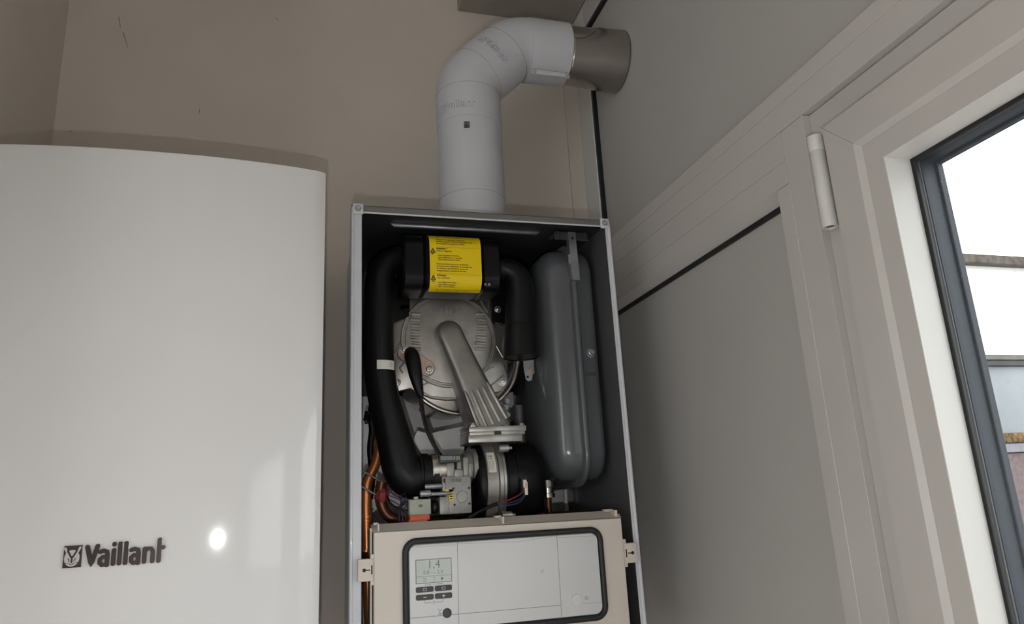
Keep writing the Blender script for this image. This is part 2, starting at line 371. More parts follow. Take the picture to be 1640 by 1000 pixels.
# hinge
hc = P(1308, 214, 'X', XR-.012); hb = P(1325, 366, 'X', XR-.012); hy = (hc.y+hb.y)/2+.002
H = MB(); zt, zl = hc.z, hb.z; r = .0095; split = zt-.022
H.lathe((XR-.010, hy, zt), (0, 0, -1), [(0, r*.7), (.0012, r), (.0215, r), (.022, r*.96)], 28)
H.lathe((XR-.010, hy, split), (0, 0, -1), [(.0003, r*.96), (.0008, r), (split-zl-.0006, r), (split-zl, r*.93), (split-zl-.0002, r*.75), (split-zl-.004, r*.7)], 28)
H.build('hinge', 'hinge_white', WN, 40, 'white cylindrical hinge')
m = MB(); m.lathe((XR-.010, hy, zl+.0038), (0, 0, -1), [(0, r*.55), (.0022, r*.5), (.003, r*.2)], 16); m.build('hinge_pin', 'ink_grey', WN)
# outside ---------------------------------------------------------------
mb = MB(); mb.box(XR+.09, 16, -12, 14, -.2, -.02); struct(mb.build('ground', 'paving', smooth=0), 'paved yard outside the window', 'ground')
OY = 3.2-1.4422
SH = empty('garden_shed', (5.2, OY, -.02), 'outbuilding with pale panels and mossy plum cladding seen through the window', 'shed')
def zz(v): return ZC+v
m = MB(); m.box(2.9, 8, OY, OY+.10, -.02, zz(.135), .003, 1)
m.build('cladding', 'cladding_plum', SH, 0)
m = MB(); m.box(2.88, 8, OY-.02, OY+.1, zz(.137), zz(.187), .004, 1); m.build('fascia', 'fascia_lilac', SH, 0)
m = MB(); m.box(2.86, 8, OY-.03, OY+.12, zz(.189), zz(.245), .012, 2); m.build('mossy_ledge', 'moss', SH)
m = MB(); m.box(2.9, 8, OY+.03, OY+.09, zz(.246), zz(.632)); m.build('wall_band', 'shed_blue', SH, 0)
m = MB(); m.box(2.9, 8, OY+.0, OY+.09, zz(.633), zz(.665), .003, 1); m.build('rail', 'shed_dark', SH, 0)
m = MB(); m.box(2.9, 8, OY-.01, OY+.09, zz(.666), zz(.695), .003, 1); m.build('rail', 'shed_grey', SH, 0)
m = MB(); m.box(2.9, 8, OY+.03, OY+.09, zz(.696), zz(1.253)); m.build('wall_panel', 'shed_white', SH, 0)
m = MB(); m.box(2.9, 8, OY-.02, OY+.09, zz(1.254), zz(1.312), .004, 1); m.build('beam', 'shed_brown', SH, 0)
# ================================================================== CLOSED BOILER
ux0, ux1, uyf, uz1, uz0 = -.4650, .0243, ydist(1.03), ZC+.5030, ZC-.46
WB = empty('wall_boiler', ((ux0+ux1)/2, 0, uz0), 'closed white glossy wall-hung boiler with a bowed front and dark logo', 'boiler')
m = MB(); m.box(ux0+.004, ux1-.003, uyf+.025, -.001, uz0+.005, uz1-.003, .004, 2); m.build('body', 'cover_white', WB)
def bow(x): 
    t = (x-(ux0+ux1)/2)/((ux1-ux0)/2); return uyf-.0205+.020*t*t+.0065*t**4
m = MB(); N = 48; rings = []
xs = [ux0+(ux1-ux0)*i/N for i in range(N+1)]
e = .004
prof = []
for x in xs:
    yy = bow(x)
    k = min(1, min(x-ux0, ux1-x)/e); ed = (1-math.sqrt(max(0, 1-(1-k)**2)))*e if k < 1 else 0
    yy += ed
    rings.append([Vector((x, uyf+.024, uz0)), Vector((x, yy+e, uz0)), Vector((x, yy+.0012, uz0+.0012)), Vector((x, yy, uz0+e)), Vector((x, yy, uz1-e)), Vector((x, yy+.0012, uz1-.0012)), Vector((x, yy+e, uz1)), Vector((x, uyf+.024, uz1))])
m.rings(rings); m.build('front_cover', 'cover_white', WB, 35)
# badge
lc = P(182, 891, 'Y', uyf-.016); cap = .0240
l0 = P(137, 908, 'Y', uyf-.016)
def fb(u, v, h):
    x = l0.x+u*cap+.0; return Vector((x, bow(x)-.0008-h, l0.z+v*cap))
BG = MB(); logo(BG, fb, .0026, .21, True)
BG.build('badge', 'badge_dark', WB, 0, 'dark raised letters and emblem')
em = MB()
def fem(u, v, h): return fb(u, v, .0027+h)
em.rings([[fem(-.56, .44, .0), fem(-.56, .44, .0)] if False else [fem(-.56+.34*s*math.cos(k*.2618), .45+.39*s*math.sin(k*.2618), .0004) for k in range(24)] for s in (1, .02)], False, True)
for s in (-1, 1):
    ribbon(em, [(-.56+s*.14, .55), (-.56+s*.33, .93)], .10, fem, .0004)
em.build('emblem_oval', 'badge_light', WB.children[-1] if WB.children else WB, 0, 'pale oval with two long ears on the emblem')
em = MB()
def fe2(u, v, h): return fb(u, v, .0032+h)
for s in (-1, 1):
    ribbon(em, [(-.56+s*.04, .50), (-.56+s*.20, .80)], .085, fe2, .0002)
    ribbon(em, [(-.56+s*.16, .44), (-.56+s*.10, .30)], .04, fe2, .0002)
    ribbon(em, [(-.56+s*.02, .14), (-.56+s*.10, .20)], .035, fe2, .0002)
    ribbon(em, [(-.56+s*.14, .22), (-.56+s*.30, .24)], .025, fe2, .0002)
ribbon(em, [(-.56, .52), (-.56, .26)], .085, fe2, .0002)
em.build('emblem_lines', 'badge_dark', WB.children[-1], 0)
# ================================================================== FLUE
RP, FY, FX, FZH = .0625, ydist(1.233), .2977, ZC+.9036
FL = empty('flue_pipe', (FX, FY, ZC+.482), 'white flue pipe rising from the open boiler and elbowing into the right wall', 'flue')
zb = ZC+.806; xb = FX+.0976
m = MB(); m.lathe((FX, FY, ZC+.4815), (0, 0, 1), [(0, RP), (.035, RP), (.0355, RP-.0006), (.224, RP-.0006), (.2244, RP+.0004), (.236, RP+.0004)], 64); m.build('lower_pipe', 'flue_white', FL)
def bend_path():
    d45 = Vector((.7071, 0, .7071)); up = Vector((0, 0, 1)); rt = Vector((1, 0, 0))
    b1, b2 = Vector((FX, FY, zb)), Vector((xb, FY, FZH)); pts = [Vector((FX, FY, ZC+.7175))]
    for b, a, c in ((b1, up, d45), (b2, d45, rt)):
        L = .030
        p0, p2 = b-a*L, b+c*L
        for k in range(7):
            t = k/6; pts.append(p0*(1-t)**2+b*2*t*(1-t)+p2*t*t)
    return pts
bpth = bend_path(); m = MB(); m.tube(bpth+[Vector((.4395, FY, FZH))], RP+.0008, 64); m.build('elbow', 'flue_white', FL)
def seam_ring(c, ax_, r_):
    ax_ = Vector(ax_).normalized(); u_ = Vector((0, 1, 0)); v_ = ax_.cross(u_)
    m_ = MB(); m_.tube([Vector(c)+(u_*math.cos(k*math.pi/36)+v_*math.sin(k*math.pi/36))*r_ for k in range(72)], .00028, 6, loop=True); m_.build('seam', 'groove_dark', FL)
d45 = Vector((.7071, 0, .7071)); B1, B2 = Vector((FX, FY, zb)), Vector((xb, FY, FZH))
seam_ring((FX, FY, zb-.030), (0, 0, 1), RP+.0009); seam_ring(B1+d45*.030, d45, RP+.0010); seam_ring(B2-d45*.030, d45, RP+.0010); seam_ring((FX, FY, P(751, 301, 'Y', FY-RP).z), (0, 0, 1), RP-.0004)
m = MB(); m.lathe((.4225, FY, FZH), (1, 0, 0), [(0, RP+.0020), (.0835, RP+.0020), (.084, RP+.0012), (.084, RP-.004)], 64)
cb = P(870, 137, 'Y', FY-.02)
m.box(.4240, .5050, FY-.030, FY-.022, FZH-RP-.0095, FZH-RP+.0005, .0012, 2); m.build('clamp', 'flue_white', FL, 40, 'white clamp collar with a screwed tab')
for x in (.430, .499):
    m = MB(); m.lathe((x, FY-.030, FZH-RP-.0045), (0, -1, 0), [(0, .0038), (.0004, .0038), (.0005, .003)], 14); m.build('screw_recess', 'ink_grey', FL); m = MB(); m.screw((x, FY-.0302, FZH-RP-.0045), (0, -1, -.2), .0024); m.build('clamp_screw', 'screw_metal', FL)
m = MB(); m.lathe((.5058, FY, FZH), (1, 0, 0), [(0, RP-.0030), (.03, RP-.0025), (.1255, RP+.0020), (.1258, RP-.002)], 72); m.build('steel_sleeve', 'steel', FL, 40, 'bare stainless steel sleeve at the wall')
m = MB(); RS = lambda x: RP-.0020+.0040*max(0, (x-.5358)/.0955); a0c = math.atan2(-(FZH-ZC), -1.233)
rows = []
for i in range(25):
    t = i/24; x = .5062+.1248*t; up_, dn = math.radians(36+75*min(1, t/.62)**2.6), math.radians(44+62*min(1, t/.58)**2.2)
    rows.append([Vector((x, FY+math.cos(a0c+q)*(RS(x)+.0009), FZH+math.sin(a0c+q)*(RS(x)+.0009))) for q in [-up_+(up_+dn)*k/24 for k in range(25)]])
m.rings(rows, False, False, False); wr = m.build('sleeve_wrap', 'steel', FL, 60)
md = wr.modifiers.new('thickness', 'SOLIDIFY'); md.thickness = .0008; md.offset = -1
def fpipe(a0, z0, s):
    def f(u, v, h):
        a = a0+u*s/RP; return Vector((FX+(RP+.0004+h)*math.sin(a), FY-(RP+.0004+h)*math.cos(a), z0+v*s))
    return f
m = MB(); f = fpipe(-.92, ZC+.7225, .0155)
def f2(u, v, h): 
    q = f(u, v, h); a = math.atan2(q.x-FX, -(q.y-FY)); R = RP+.0007+h; return Vector((FX+R*math.sin(a), FY-R*math.cos(a), q.z))
logo(m, f2, .0022, .13, False); logo_hollow_square(m, f2, .0022); m.build('embossed_logo', 'flue_white', FL, 0)
d45 = Vector((.7071, 0, .7071)); n45 = Vector((-.7071, 0, .7071)); c45 = (Vector((FX, FY, zb))+Vector((xb, FY, FZH)))/2
def f45(u, v, h):
    a = -.50-u*.0155/RP*1.0; R = RP+.001+h     # runs across the diagonal section, towards its underside
    return c45+d45*((v-.5)*.0155-.004)+(n45*math.sin(-a-.95)*-1+Vector((0, -1, 0))*math.cos(-a-.95))*R
m = MB(); logo(m, f45, .0022, .13, False); logo_hollow_square(m, f45, .0022); m.build('embossed_logo', 'flue_white', FL, 0)
m = MB(); fq = fpipe(math.radians(-22), ZC+.678, .001)
for i in range(5): m.quad(fq(i*2.2, 0, .0003), fq(i*2.2+1.3, 0, .0003), fq(i*2.2+1.3, 13, .0003), fq(i*2.2, 13, .0003))
for v in (0, 4, 12): m.quad(fq(0, v, .0004), fq(10, v, .0004), fq(10, v+1.2, .0004), fq(0, v+1.2, .0004))
m.build('printed_mark', 'ink_black', FL, 0)
# ================================================================== OPEN BOILER
bx0, bx1, byf, bz1, bz0 = .0665, .5165, -.338, ZC+.4805, ZC-.24
BO = empty('wall_boiler', ((bx0+bx1)/2, 0, bz0), 'open wall-hung boiler with its front off, exposing pipes, fan and control panel', 'boiler')
T = .0025
for s, x in ((1, bx0), (-1, bx1)):
    m = MB()
    xa, xi = x, x+s*T
    fw = .0165 if s > 0 else .0095; ins = .0125 if s > 0 else 0      # width of the front rim, set-back of the side behind it
    m.box(min(xa, xi), max(xa, xi), byf, byf+.03, bz0, bz1-.003); m.box(*sorted((xa+s*ins, xi+s*ins)), byf+.03, -.001, bz0, bz1-.003)
    if ins: m.box(xa, xi+s*ins, byf+.0285, byf+.030, bz0, bz1-.003)
    m.box(min(xa, xa+s*fw), max(xa, xa+s*fw), byf, byf+.002, bz0, bz1-.003, .0006, 1)
    m.tube([(xa+s*.0026, byf+.001, bz0), (xa+s*.0026, byf+.001, bz1-.004)], .0028, 12)
    if s > 0: m.tube([(xa+fw-.001, byf+.001, bz0), (xa+fw-.001, byf+.001, bz1-.015)], .0014, 10)
    m.mi = 1
    xa, xb_ = x+s*(ins+T+.0002), x+s*(ins+T+.0012); m.box(min(xa, xb_), max(xa, xb_), byf+.0306 if ins else byf+.0022, -.004, bz0, bz1-.004)
    m.build('side_panel', ['casing_white', 'casing_inner'], BO, 30)
m = MB(); m.box(bx0+.0125, bx1, byf+.0295, -.001, bz1-.0015, bz1, .0004, 1); m.box(bx0, bx1, byf, byf+.0293, bz1-.0015, bz1, .0004, 1); m.box(bx0, bx1, byf, byf+.0015, bz1-.012, bz1)
m.mi = 2; m.tube([(bx0+.01, byf+.0005, bz1-.0120), (bx1-.01, byf+.0005, bz1-.0120)], .0015, 10)
m.mi = 1; m.box(bx0+T+.014, bx1-T-.001, byf+.003, -.003, bz1-.0028, bz1-.0017)
m.build('top_panel', ['casing_lip', 'casing_top_inner', 'casing_white'], BO, 30)
rb = P(625, 360, 'Z', bz1-.004); re = P(865, 371, 'Z', bz1-.004)
m = MB(); yy = (rb.y+re.y)/2; m.tube([(rb.x, yy, bz1-.003), (rb.x+.006, yy, bz1-.0055), (re.x-.006, yy, bz1-.0055), (re.x, yy, bz1-.003)], [.001, .0042, .0042, .001], 14)
m.build('stiffening_rib', 'galvanised', BO)
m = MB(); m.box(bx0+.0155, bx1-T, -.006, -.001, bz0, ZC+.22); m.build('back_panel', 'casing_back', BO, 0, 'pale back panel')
m = MB(); m.box(bx0+.0155, bx1-T, -.006, -.001, ZC+.2204, bz1-.003); m.build('shaded_upper_back', 'casing_top_inner', BO, 0, 'upper back panel, interior shade put into its dark colour')  # dark colour paints the shade behind the silencer
m = MB(); m.box(bx0+.0155, bx1-T, -.30, -.006, bz0, bz0+.002); m.build('bottom_panel', 'casing_inner', BO, 0)
for s, px, py in ((1, 587, 331), (-1, 968, 351)):
    c = P(px, py, 'Y', byf-.003); x = (bx0 if s > 0 else bx1)+s*.0105
    m = MB(); m.box(x-.0085, x+.0085, byf-.0028, byf-.0004, bz1-.0165, bz1+.002, .0015, 2); tb = m.build('corner_tab', 'casing_white', BO)
    m = MB(); m.lathe((x, byf-.0028, bz1-.0065), (0, -1, 0), [(0, .0052), (.0003, .0052), (.0004, .004)], 18); m.build('screw_recess', 'ink_grey', tb)
    m = MB(); m.screw((x, byf-.0030, bz1-.0065), (0, -1, 0), .0034, .0028); m.build('screw', 'screw_metal', tb)
c = P(694, 324, 'Y', FY+.02)
m = MB(); m.box(FX-RP-.0095, FX-RP-.001, FY-.030, FY-.022, bz1+.0003, bz1+.016, .001, 1); tb = m.build('flue_bracket', 'flue_white', BO)
m = MB(); m.screw((FX-RP-.005, FY-.030, bz1+.009), (0, -1, 0), .0026); m.build('screw', 'screw_metal', tb)
# --- silencer with yellow label
sy0, sy1, sz0, sz1 = -.300, -.205, ZC+.3575, ZC+.4555
def rrect(y0, y1, z0, z1, r, n=6):
    out = []
    for cy, cz, a0 in ((y0+r, z0+r, 180), (y1-r, z0+r, 270), (y1-r, z1-r, 0), (y0+r, z1-r, 90)):
        for k in range(n+1):
            a = math.radians(a0+90*k/n); out.append((cy+r*math.cos(a), cz+r*math.sin(a)))
    return out
def rr_solid(m, x0, x1, y0, y1, z0, z1, r, ch=.003):
    m.rings([[Vector((x, y, z)) for y, z in rrect(y0+d, y1-d, z0+d, z1-d, r)] for x, d in ((x0, ch), (x0+ch, 0), (x1-ch, 0), (x1, ch))])
m = MB(); rr_solid(m, .190, .291, sy0+.002, sy1-.002, sz0+.002, sz1-.002, .022)
rr_solid(m, .1545, .1905, sy0, sy1, sz0, sz1, .024); rr_solid(m, .2905, .3225, sy0, sy1, sz0, sz1, .024); rr_solid(m, .1935, .1965, sy0-.001, sy1, sz0-.001, sz1+.001, .024, .001)
SIL = m.build('silencer', 'black_plastic', BO, 35, 'black air silencer box')
m = MB(); lab = []
pr_ = rrect(sy0-.0002, sy1, sz0-.0002, sz1+.0002, .0235)
arc = [q for q in pr_]; arc = arc[-7:][::1]+arc[:7]   # top front corner, then bottom front corner
arc = pr_[21:28]+pr_[0:7]
arcl = [0]
for a, b in zip(arc, arc[1:]): arcl.append(arcl[-1]+math.hypot(b[0]-a[0], b[1]-a[1]))
TOT = arcl[-1]
def on_arc(t, off):
    t = min(max(t, 0), TOT-1e-6); i = max(k for k in range(len(arcl)-1) if arcl[k] <= t)
    q = (t-arcl[i])/(arcl[i+1]-arcl[i]); a, b = arc[i], arc[i+1]
    ty, tz = b[0]-a[0], b[1]-a[1]; L = math.hypot(ty, tz); ny, nz = tz/L, -ty/L
    return a[0]+(b[0]-a[0])*q+ny*off, a[1]+(b[1]-a[1])*q+nz*off
# label runs from the top corner down over the front face and round the bottom corner
def flab(u, v, h):
    y, z = on_arc(TOT-v if False else v, .0008+h); return Vector((u, y, z))
n = 40; lx0, lx1 = .1985, .2875
m.rings([[flab(lx0, TOT*k/n, -.0006) for k in range(n+1)], [flab(lx0, TOT*k/n, 0) for k in range(n+1)], [flab(lx1, TOT*k/n, 0) for k in range(n+1)], [flab(lx1, TOT*k/n, -.0006) for k in range(n+1)]], False, False, False)
LAB = m.build('warning_label', 'yellow_label', SIL, 60, 'yellow printed warning label')
m = MB()
fl = lambda u, v, h: flab(lx0+u, v, .0003+h)
LW = lx1-lx0; T0 = .0175
def tline(s, x, t, size, bold=0): text_faces(m, s, lambda u, v, h: fl(u, -v, h), size, x, -t, bold=bold)
tx = .0115; y = T0
for s in ("pour le réglage gaz", "voir les instructions d'installation"): tline(s, tx, y, .0034, .00004); y += .0036
y += .0024
for s in ("Nicht für die gesamte Gasfamilie,", "sondern ausschliesslich für gasarten nach", "Einstellgasdruck geprüft werden."): tline(s, tx, y, .0038, .00006); y += .0040
def tri(t):
    for (a, b) in (((.0015, t+.0038), (.0092, t+.0038)), ((.0092, t+.0038), (.00535, t-.0034)), ((.00535, t-.0034), (.0015, t+.0038))): ribbon(m, [a, b], .0013, fl, .0001, .004)
    ribbon(m, [(.0045, t+.0022), (.0045, t+.0002)], .0011, fl, .0001, .004); ribbon(m, [(.0063, t+.0022), (.0063, t+.0008)], .0011, fl, .0001, .004)
y += .0045
for seps in (y-.0035,): m.quad(fl(tx, seps, 0), fl(LW-.002, seps, 0), fl(LW-.002, seps+.0003, 0), fl(tx, seps+.0003, 0))
tri(y+.003); tline('FR', .0028, y+.0105, .0038, .0001)
tline("Attention !", tx, y+.0005, .0042, .00018); tline("Utiliser l'appareil", tx, y+.0048, .0038, .00006); y += .0125
for s in ("- pour la mise en service", "- pour effectuer un contrôle", "- de transformation selon"): tline(s, tx+.001, y, .0038, .00006); y += .0038
y += .0040
for s in ("Il est essentiel que et les conditions", "suivantes sont satisfaites, la soupape du", "le réservoir est fermé, la vanne est", "intégralement ouverte et fermée."): tline(s, tx, y, .0038, .00006); y += .0040
y += .0036
m.quad(fl(tx, y-.0034, 0), fl(LW-.002, y-.0034, 0), fl(LW-.002, y-.0031, 0), fl(tx, y-.0031, 0))
tri(y+.003); tline('DE', .0028, y+.0105, .0038, .0001)
tline("Achtung !", tx, y+.0005, .0042, .00018); tline("Vor Gerät zur", tx, y+.0048, .0038, .00004); y += .0118
for s in ("- zur Inbetriebnahme", "- zum Wärmetausch", "- zum Gasanschluss"): tline(s, tx+.001, y, .0038, .00006); y += .0038
y += .003
for s in ("Nur von qualifiziertem Fachpersonal ausführen, bei Arbeiten", "gemäss der Anleitung, Installation und Wartung"): tline(s, tx, y, .0032, .00005); y += .0034
m.build('label_print', 'ink_black', LAB, 0)
m = MB()
for px in (778, 784):
    c = P(px, 455, 'Y', sy0-.001); m.box(c.x-.002, c.x+.002, sy0+.0012, sy0+.003, c.z-.0022, c.z+.0022)
m.build('latch_marks', 'ink_grey', SIL, 0)
# --- left air duct
D1 = -.250
def pth(pts, y): return [P(px, py, 'Y', (q[0] if q else y)) for px, py, *q in pts]
pts = [(664,409),(649,410),(634,414),(620,423),(611,437),(607,460),(606,510),(606,560),(608,595),(613,630),(621,665),(630,700),(638,730),(645,752),(657,765),(675,765),(690,762)]
pr = [16,16,17.5,20,22,23,23.5,24,24.5,25,26,27.5,30,32,33,32,31]
pp = pth(pts, D1); rr = [rad(a[0], a[1], D1, q) for a, q in zip(pts, pr)]
pp, rr = smooth_path(pp, 5, rr); m = MB(); m.tube(pp, rr, 32); DU = m.build('air_duct', 'black_rubber', BO, 60, 'black bent air intake duct')
a = P(668, 763, 'Y', D1); m = MB(); R0 = rad(680, 760, D1, 33)
m.lathe(a, (1, 0, -.02), [(0, R0*.9), (.002, R0), (.006, R0), (.007, R0*1.06), (.016, R0*1.06), (.0165, R0*.98), (.022, R0*.98), (.0225, R0*1.02), (.034, R0*1.02), (.035, R0*.8)], 40); m.build('duct_cuff', 'black_rubber', BO)
# white sticker on duct
c = P(608, 589, 'Y', D1); rS = rad(606, 589, D1, 25)+.0014
m = MB(); hh = .0075
def fst(u, v, h):
    a = u/rS; return Vector((c.x+(rS+h)*math.sin(a), c.y-(rS+h)*math.cos(a), c.z+v))
m.rings([[fst(-.007+.033*k/12, s*hh, 0) for k in range(13)] for s in (-1, 1)], False, False, False)
ST = m.build('sticker', 'label_white', DU, 60, 'small white printed sticker')
m = MB()
for i in range(3): 
    for k in range(6-i): m.quad(*[fst(.013+.0014*k+q[0], .003-.003*i+q[1], .0002) for q in ((0,0),(.001,0),(.001,.0007),(0,.0007))])
m.build('sticker_print', 'ink_grey', ST, 0)
# --- right air elbow
D2 = -.262
pts = [(790,430),(803,430),(815,433),(826,442),(832,457),(834,478),(833,505),(833,522),(833,526),(834,545),(835,572)]
pr = [15.5,16,17.5,19.5,21.5,22.5,22.8,23.2,24.3,26,28]
pp = pth(pts, D2); rr = [rad(a[0], a[1], D2, q) for a, q in zip(pts, pr)]
pp, rr = smooth_path(pp, 5, rr); m = MB(); m.tube(pp, rr, 32, caps=False)
m.tube([pp[-1]+Vector((0,0,.03)), pp[-1]+Vector((0,0,.0005))], [rr[-1]*.9, rr[-1]*.94], 32)
ring = [pp[-1]+Vector((math.cos(k*.19635)*rr[-1]*.985, math.sin(k*.19635)*rr[-1]*.985, 0)) for k in range(32)]
m.tube(ring, .0013, 8, loop=True); m.build('air_elbow', 'black_rubber', BO, 60, 'black elbow duct open at its lower end')
m = MB()                                                # blanking disc and ear behind the elbow
c = P(818, 398, 'Y', -.10); m.lathe(c, (0, -1, 0), [(0, .031), (.010, .031), (.011, .028), (.011, .012), (.006, .010)], 32); m.build('flue_port_cap', 'black_plastic', BO)
c = P(806, 396, 'Y', -.13); m = MB(); m.box(c.x-.004, c.x+.005, c.y-.002, c.y+.002, c.z-.007, c.z+.007, .001, 1); m.build('spring_clip', 'galvanised', BO)
# --- heat exchanger
HX = Vector((.272, 0, ZC+.269)); RH = .1085
m = MB(); m.lathe((HX.x, -.010, HX.z), (0, -1, 0), [(0, .098), (.160, .098), (.166, .1045), (.170, .1045), (.172, .0985), (.178, .080), (.178, .02)], 96); m.build('burner_drum', 'steel', BO, 40, 'stainless steel burner drum')
m = MB(); rg = [Vector((HX.x+RH*math.cos(k*math.pi/48), -.182, HX.z+RH*math.sin(k*math.pi/48))) for k in range(96)]; m.tube(rg, .0042, 14, loop=True); m.build('clamp_ring', 'steel_bright', BO, 60, 'shiny rolled steel rim')
DP = -.205
def poly(px, y): return [P(a, b, 'Y', y) for a, b in px]
m = MB(); m.prism(poly([(656,463),(688,466),(748,468),(788,467),(790,519),(808,522),(806,545),(800,560),(806,580),(814,606),(803,627),(790,629),(776,620),(758,634),(738,640),(716,641),(692,638),(672,630),(657,622),(632,628),(630,600),(630,516),(656,508)], DP), (0, .012, 0), .0015)
DOOR = m.build('heat_exchanger_door', 'cast_aluminium', BO, 35, 'cast aluminium burner door')
dc = P(719, 545, 'Y', DP); rd = rad(719, 545, DP, 75)
m = MB(); m.lathe(dc, (0, -1, 0), [(-.002, rd), (.0025, rd), (.0035, rd-.0012), (.0035, rd-.004), (.0022, rd-.005), (.0022, rd-.0075), (.0038, rd-.0085), (.0042, rd-.012), (.0042, .01)], 72)
for side, x0, x1 in ((-1, 656, 671), (1, 764, 779)):
    for i in range(7):
        py = 503+i*9.3; sft = -abs(i-3)**2*.35*side*-1
        a, b = P(x0+side*-0+(-sft if side < 0 else sft)*0+ (abs(i-2.5)*1.1 if side < 0 else -abs(i-2.5)*1.1), py, 'Y', DP-.0045), P(x1+(abs(i-2.5)*.7 if side < 0 else -abs(i-2.5)*.7), py+1, 'Y', DP-.0045)
        m.tube([a, b], .0031, 10)
m.build('door_disc', 'cast_aluminium', DOOR, 35)
l0d = P(699, 502, 'Y', DP-.004); cp = .0125
m = MB(); fd = lambda u, v, h: Vector((l0d.x+u*cp, DP-.0040-h, l0d.z+v*cp)); logo(m, fd, .0020, .13, False); logo_hollow_square(m, fd, .0020); m.build('embossed_logo', 'cast_aluminium', DOOR, 0)
# ribs of the door outside the disc
for ln in ([(632,566),(640,552),(646,540),(647,520),(656,514)], [(806,574),(797,558),(786,540),(788,521)], [(678,617),(706,603),(725,601)], [(785,619),(806,602)], [(786,470),(781,500),(770,482)], [(645,598),(640,590),(648,580)], [(662,620),(690,636),(730,639)], [(765,600),(790,588),(782,563)]):
    m = MB(); m.tube([P(a, b, 'Y', DP-.0008) for a, b in ln], .0014, 8); m.build('door_rib', 'cast_aluminium', DOOR)
for px, py in ((635, 613), (804, 612)):
    m = MB(); c = P(px, py, 'Y', DP); m.lathe(c, (0, -1, 0), [(0, .0075), (.0015, .0075), (.0016, .0058), (.006, .0055), (.0062, .003), (.010, .0028), (.0105, .0015)], 6 if False else 18); m.build('door_nut', 'screw_metal', DOOR)
# black bracket plates either side
m = MB(); m.prism(poly([(628,452),(658,462),(656,486),(650,489),(644,488),(640,492),(642,497),(655,494),(655,507),(630,518)], DP-.004), (0, .003, 0)); m.build('support_plate', 'black_plastic', BO, 0)
m = MB(); m.prism(poly([(786,455),(812,455),(812,548),(808,519),(788,514)], DP-.004), (0, .003, 0)); SP = m.build('support_plate', 'black_plastic', BO, 0)
m = MB(); c = P(797, 496, 'Y', DP-.004); m.lathe(c, (0, -1, 0), [(0, .0068), (.0012, .0066), (.0012, .0048), (.004, .0045), (.004, .0025), (.007, .0024)], 16); m.build('bolt', 'screw_metal', SP)
# mixing tube: diagonal casting
t0, t1 = P(722, 531, 'Y', -.235), P(794, 686, 'Y', -.262)
t0.y = t1.y = 0; ax = (t1-t0).normalized(); perp = Vector((ax.z, 0, -ax.x)); perp = perp if perp.x > 0 else -perp
w0, w1 = rad(719, 530, -.235, 43), rad(795, 680, -.262, 66)
def tube_station(s):
    L = (t1-t0).length
    if s < 0:
        k = math.sqrt(max(0, 1-s*s)); return t0+ax*(s*w0*.5), w0*max(k, .05), .028*(.35+.65*k)
    return t0+ax*(s*L), w0+(w1-w0)*(s**1.6), .030+.026*s
m = MB(); rings = []
for s in [-1, -.95, -.85, -.7, -.5, -.25]+[i/12 for i in range(13)]:
    c, wd, dp = tube_station(s); row = []
    for k in range(17):
        a = math.pi*k/16; u = wd/2*math.copysign(abs(math.cos(a))**.45, math.cos(a)); h = dp*abs(math.sin(a))**.5
        row.append(Vector((c.x, DP+.004, c.z))+perp*u+Vector((0, -h-.004, 0)))
    row += [row[-1]+Vector((0, .006, 0)), row[0]+Vector((0, .006, 0))]
    rings.append(row)
m.rings(rings)
MT = m.build('mixing_tube', 'cast_aluminium_smooth', BO, 45, 'diagonal cast aluminium mixing tube')
for q in (-.36, -.18, 0, .18, .36):
    m = MB(); pts = []
    for s in [.58+.38*k/8 for k in range(9)]:
        c, wd, dp = tube_station(s); pts.append(Vector((c.x, DP-dp+.0029+.004*abs(q)**2, c.z))+perp*(q*wd))
    m.tube(pts, [.0022]+[.0042]*7+[.0036], 10); m.build('rib', 'cast_aluminium', MT)
# flange plates under the tube
def fbox(m, p0, p1, yf, dep, bev=.001):
    a, b = P(p0[0], p0[1], 'Y', yf), P(p1[0], p1[1], 'Y', yf); m.box(a.x, b.x, yf, yf+dep, b.z, a.z, bev, 2); return a, b
FD = -.282
m = MB(); fbox(m, (751, 683.5), (843, 690), FD, .07); fbox(m, (752, 691), (841, 695.5), FD+.001, .07, .0005); m.build('mixing_flange', 'cast_aluminium', BO)
m = MB(); fbox(m, (750, 697), (837, 707), FD, .07); m.build('fan_flange', 'cast_aluminium', BO)
for px, py, dy in ((757, 683, .008), (835, 683, .010), (825, 682, .05)):
    m = MB(); c = P(px, py, 'Y', FD+dy); c.z = P(px, 683.5, 'Y', FD).z; m.lathe(c, (0, 0, 1), [(0, .0082), (.0015, .0082), (.0015, .0062), (.005, .006), (.0072, .004), (.0075, .001)], 18); m.build('flange_bolt', 'screw_metal', BO)
m = MB(); fbox(m, (792, 690.5), (803, 696.2), FD-.0004, .004, 0); m.build('flange_slot', 'ink_black', BO, 0)
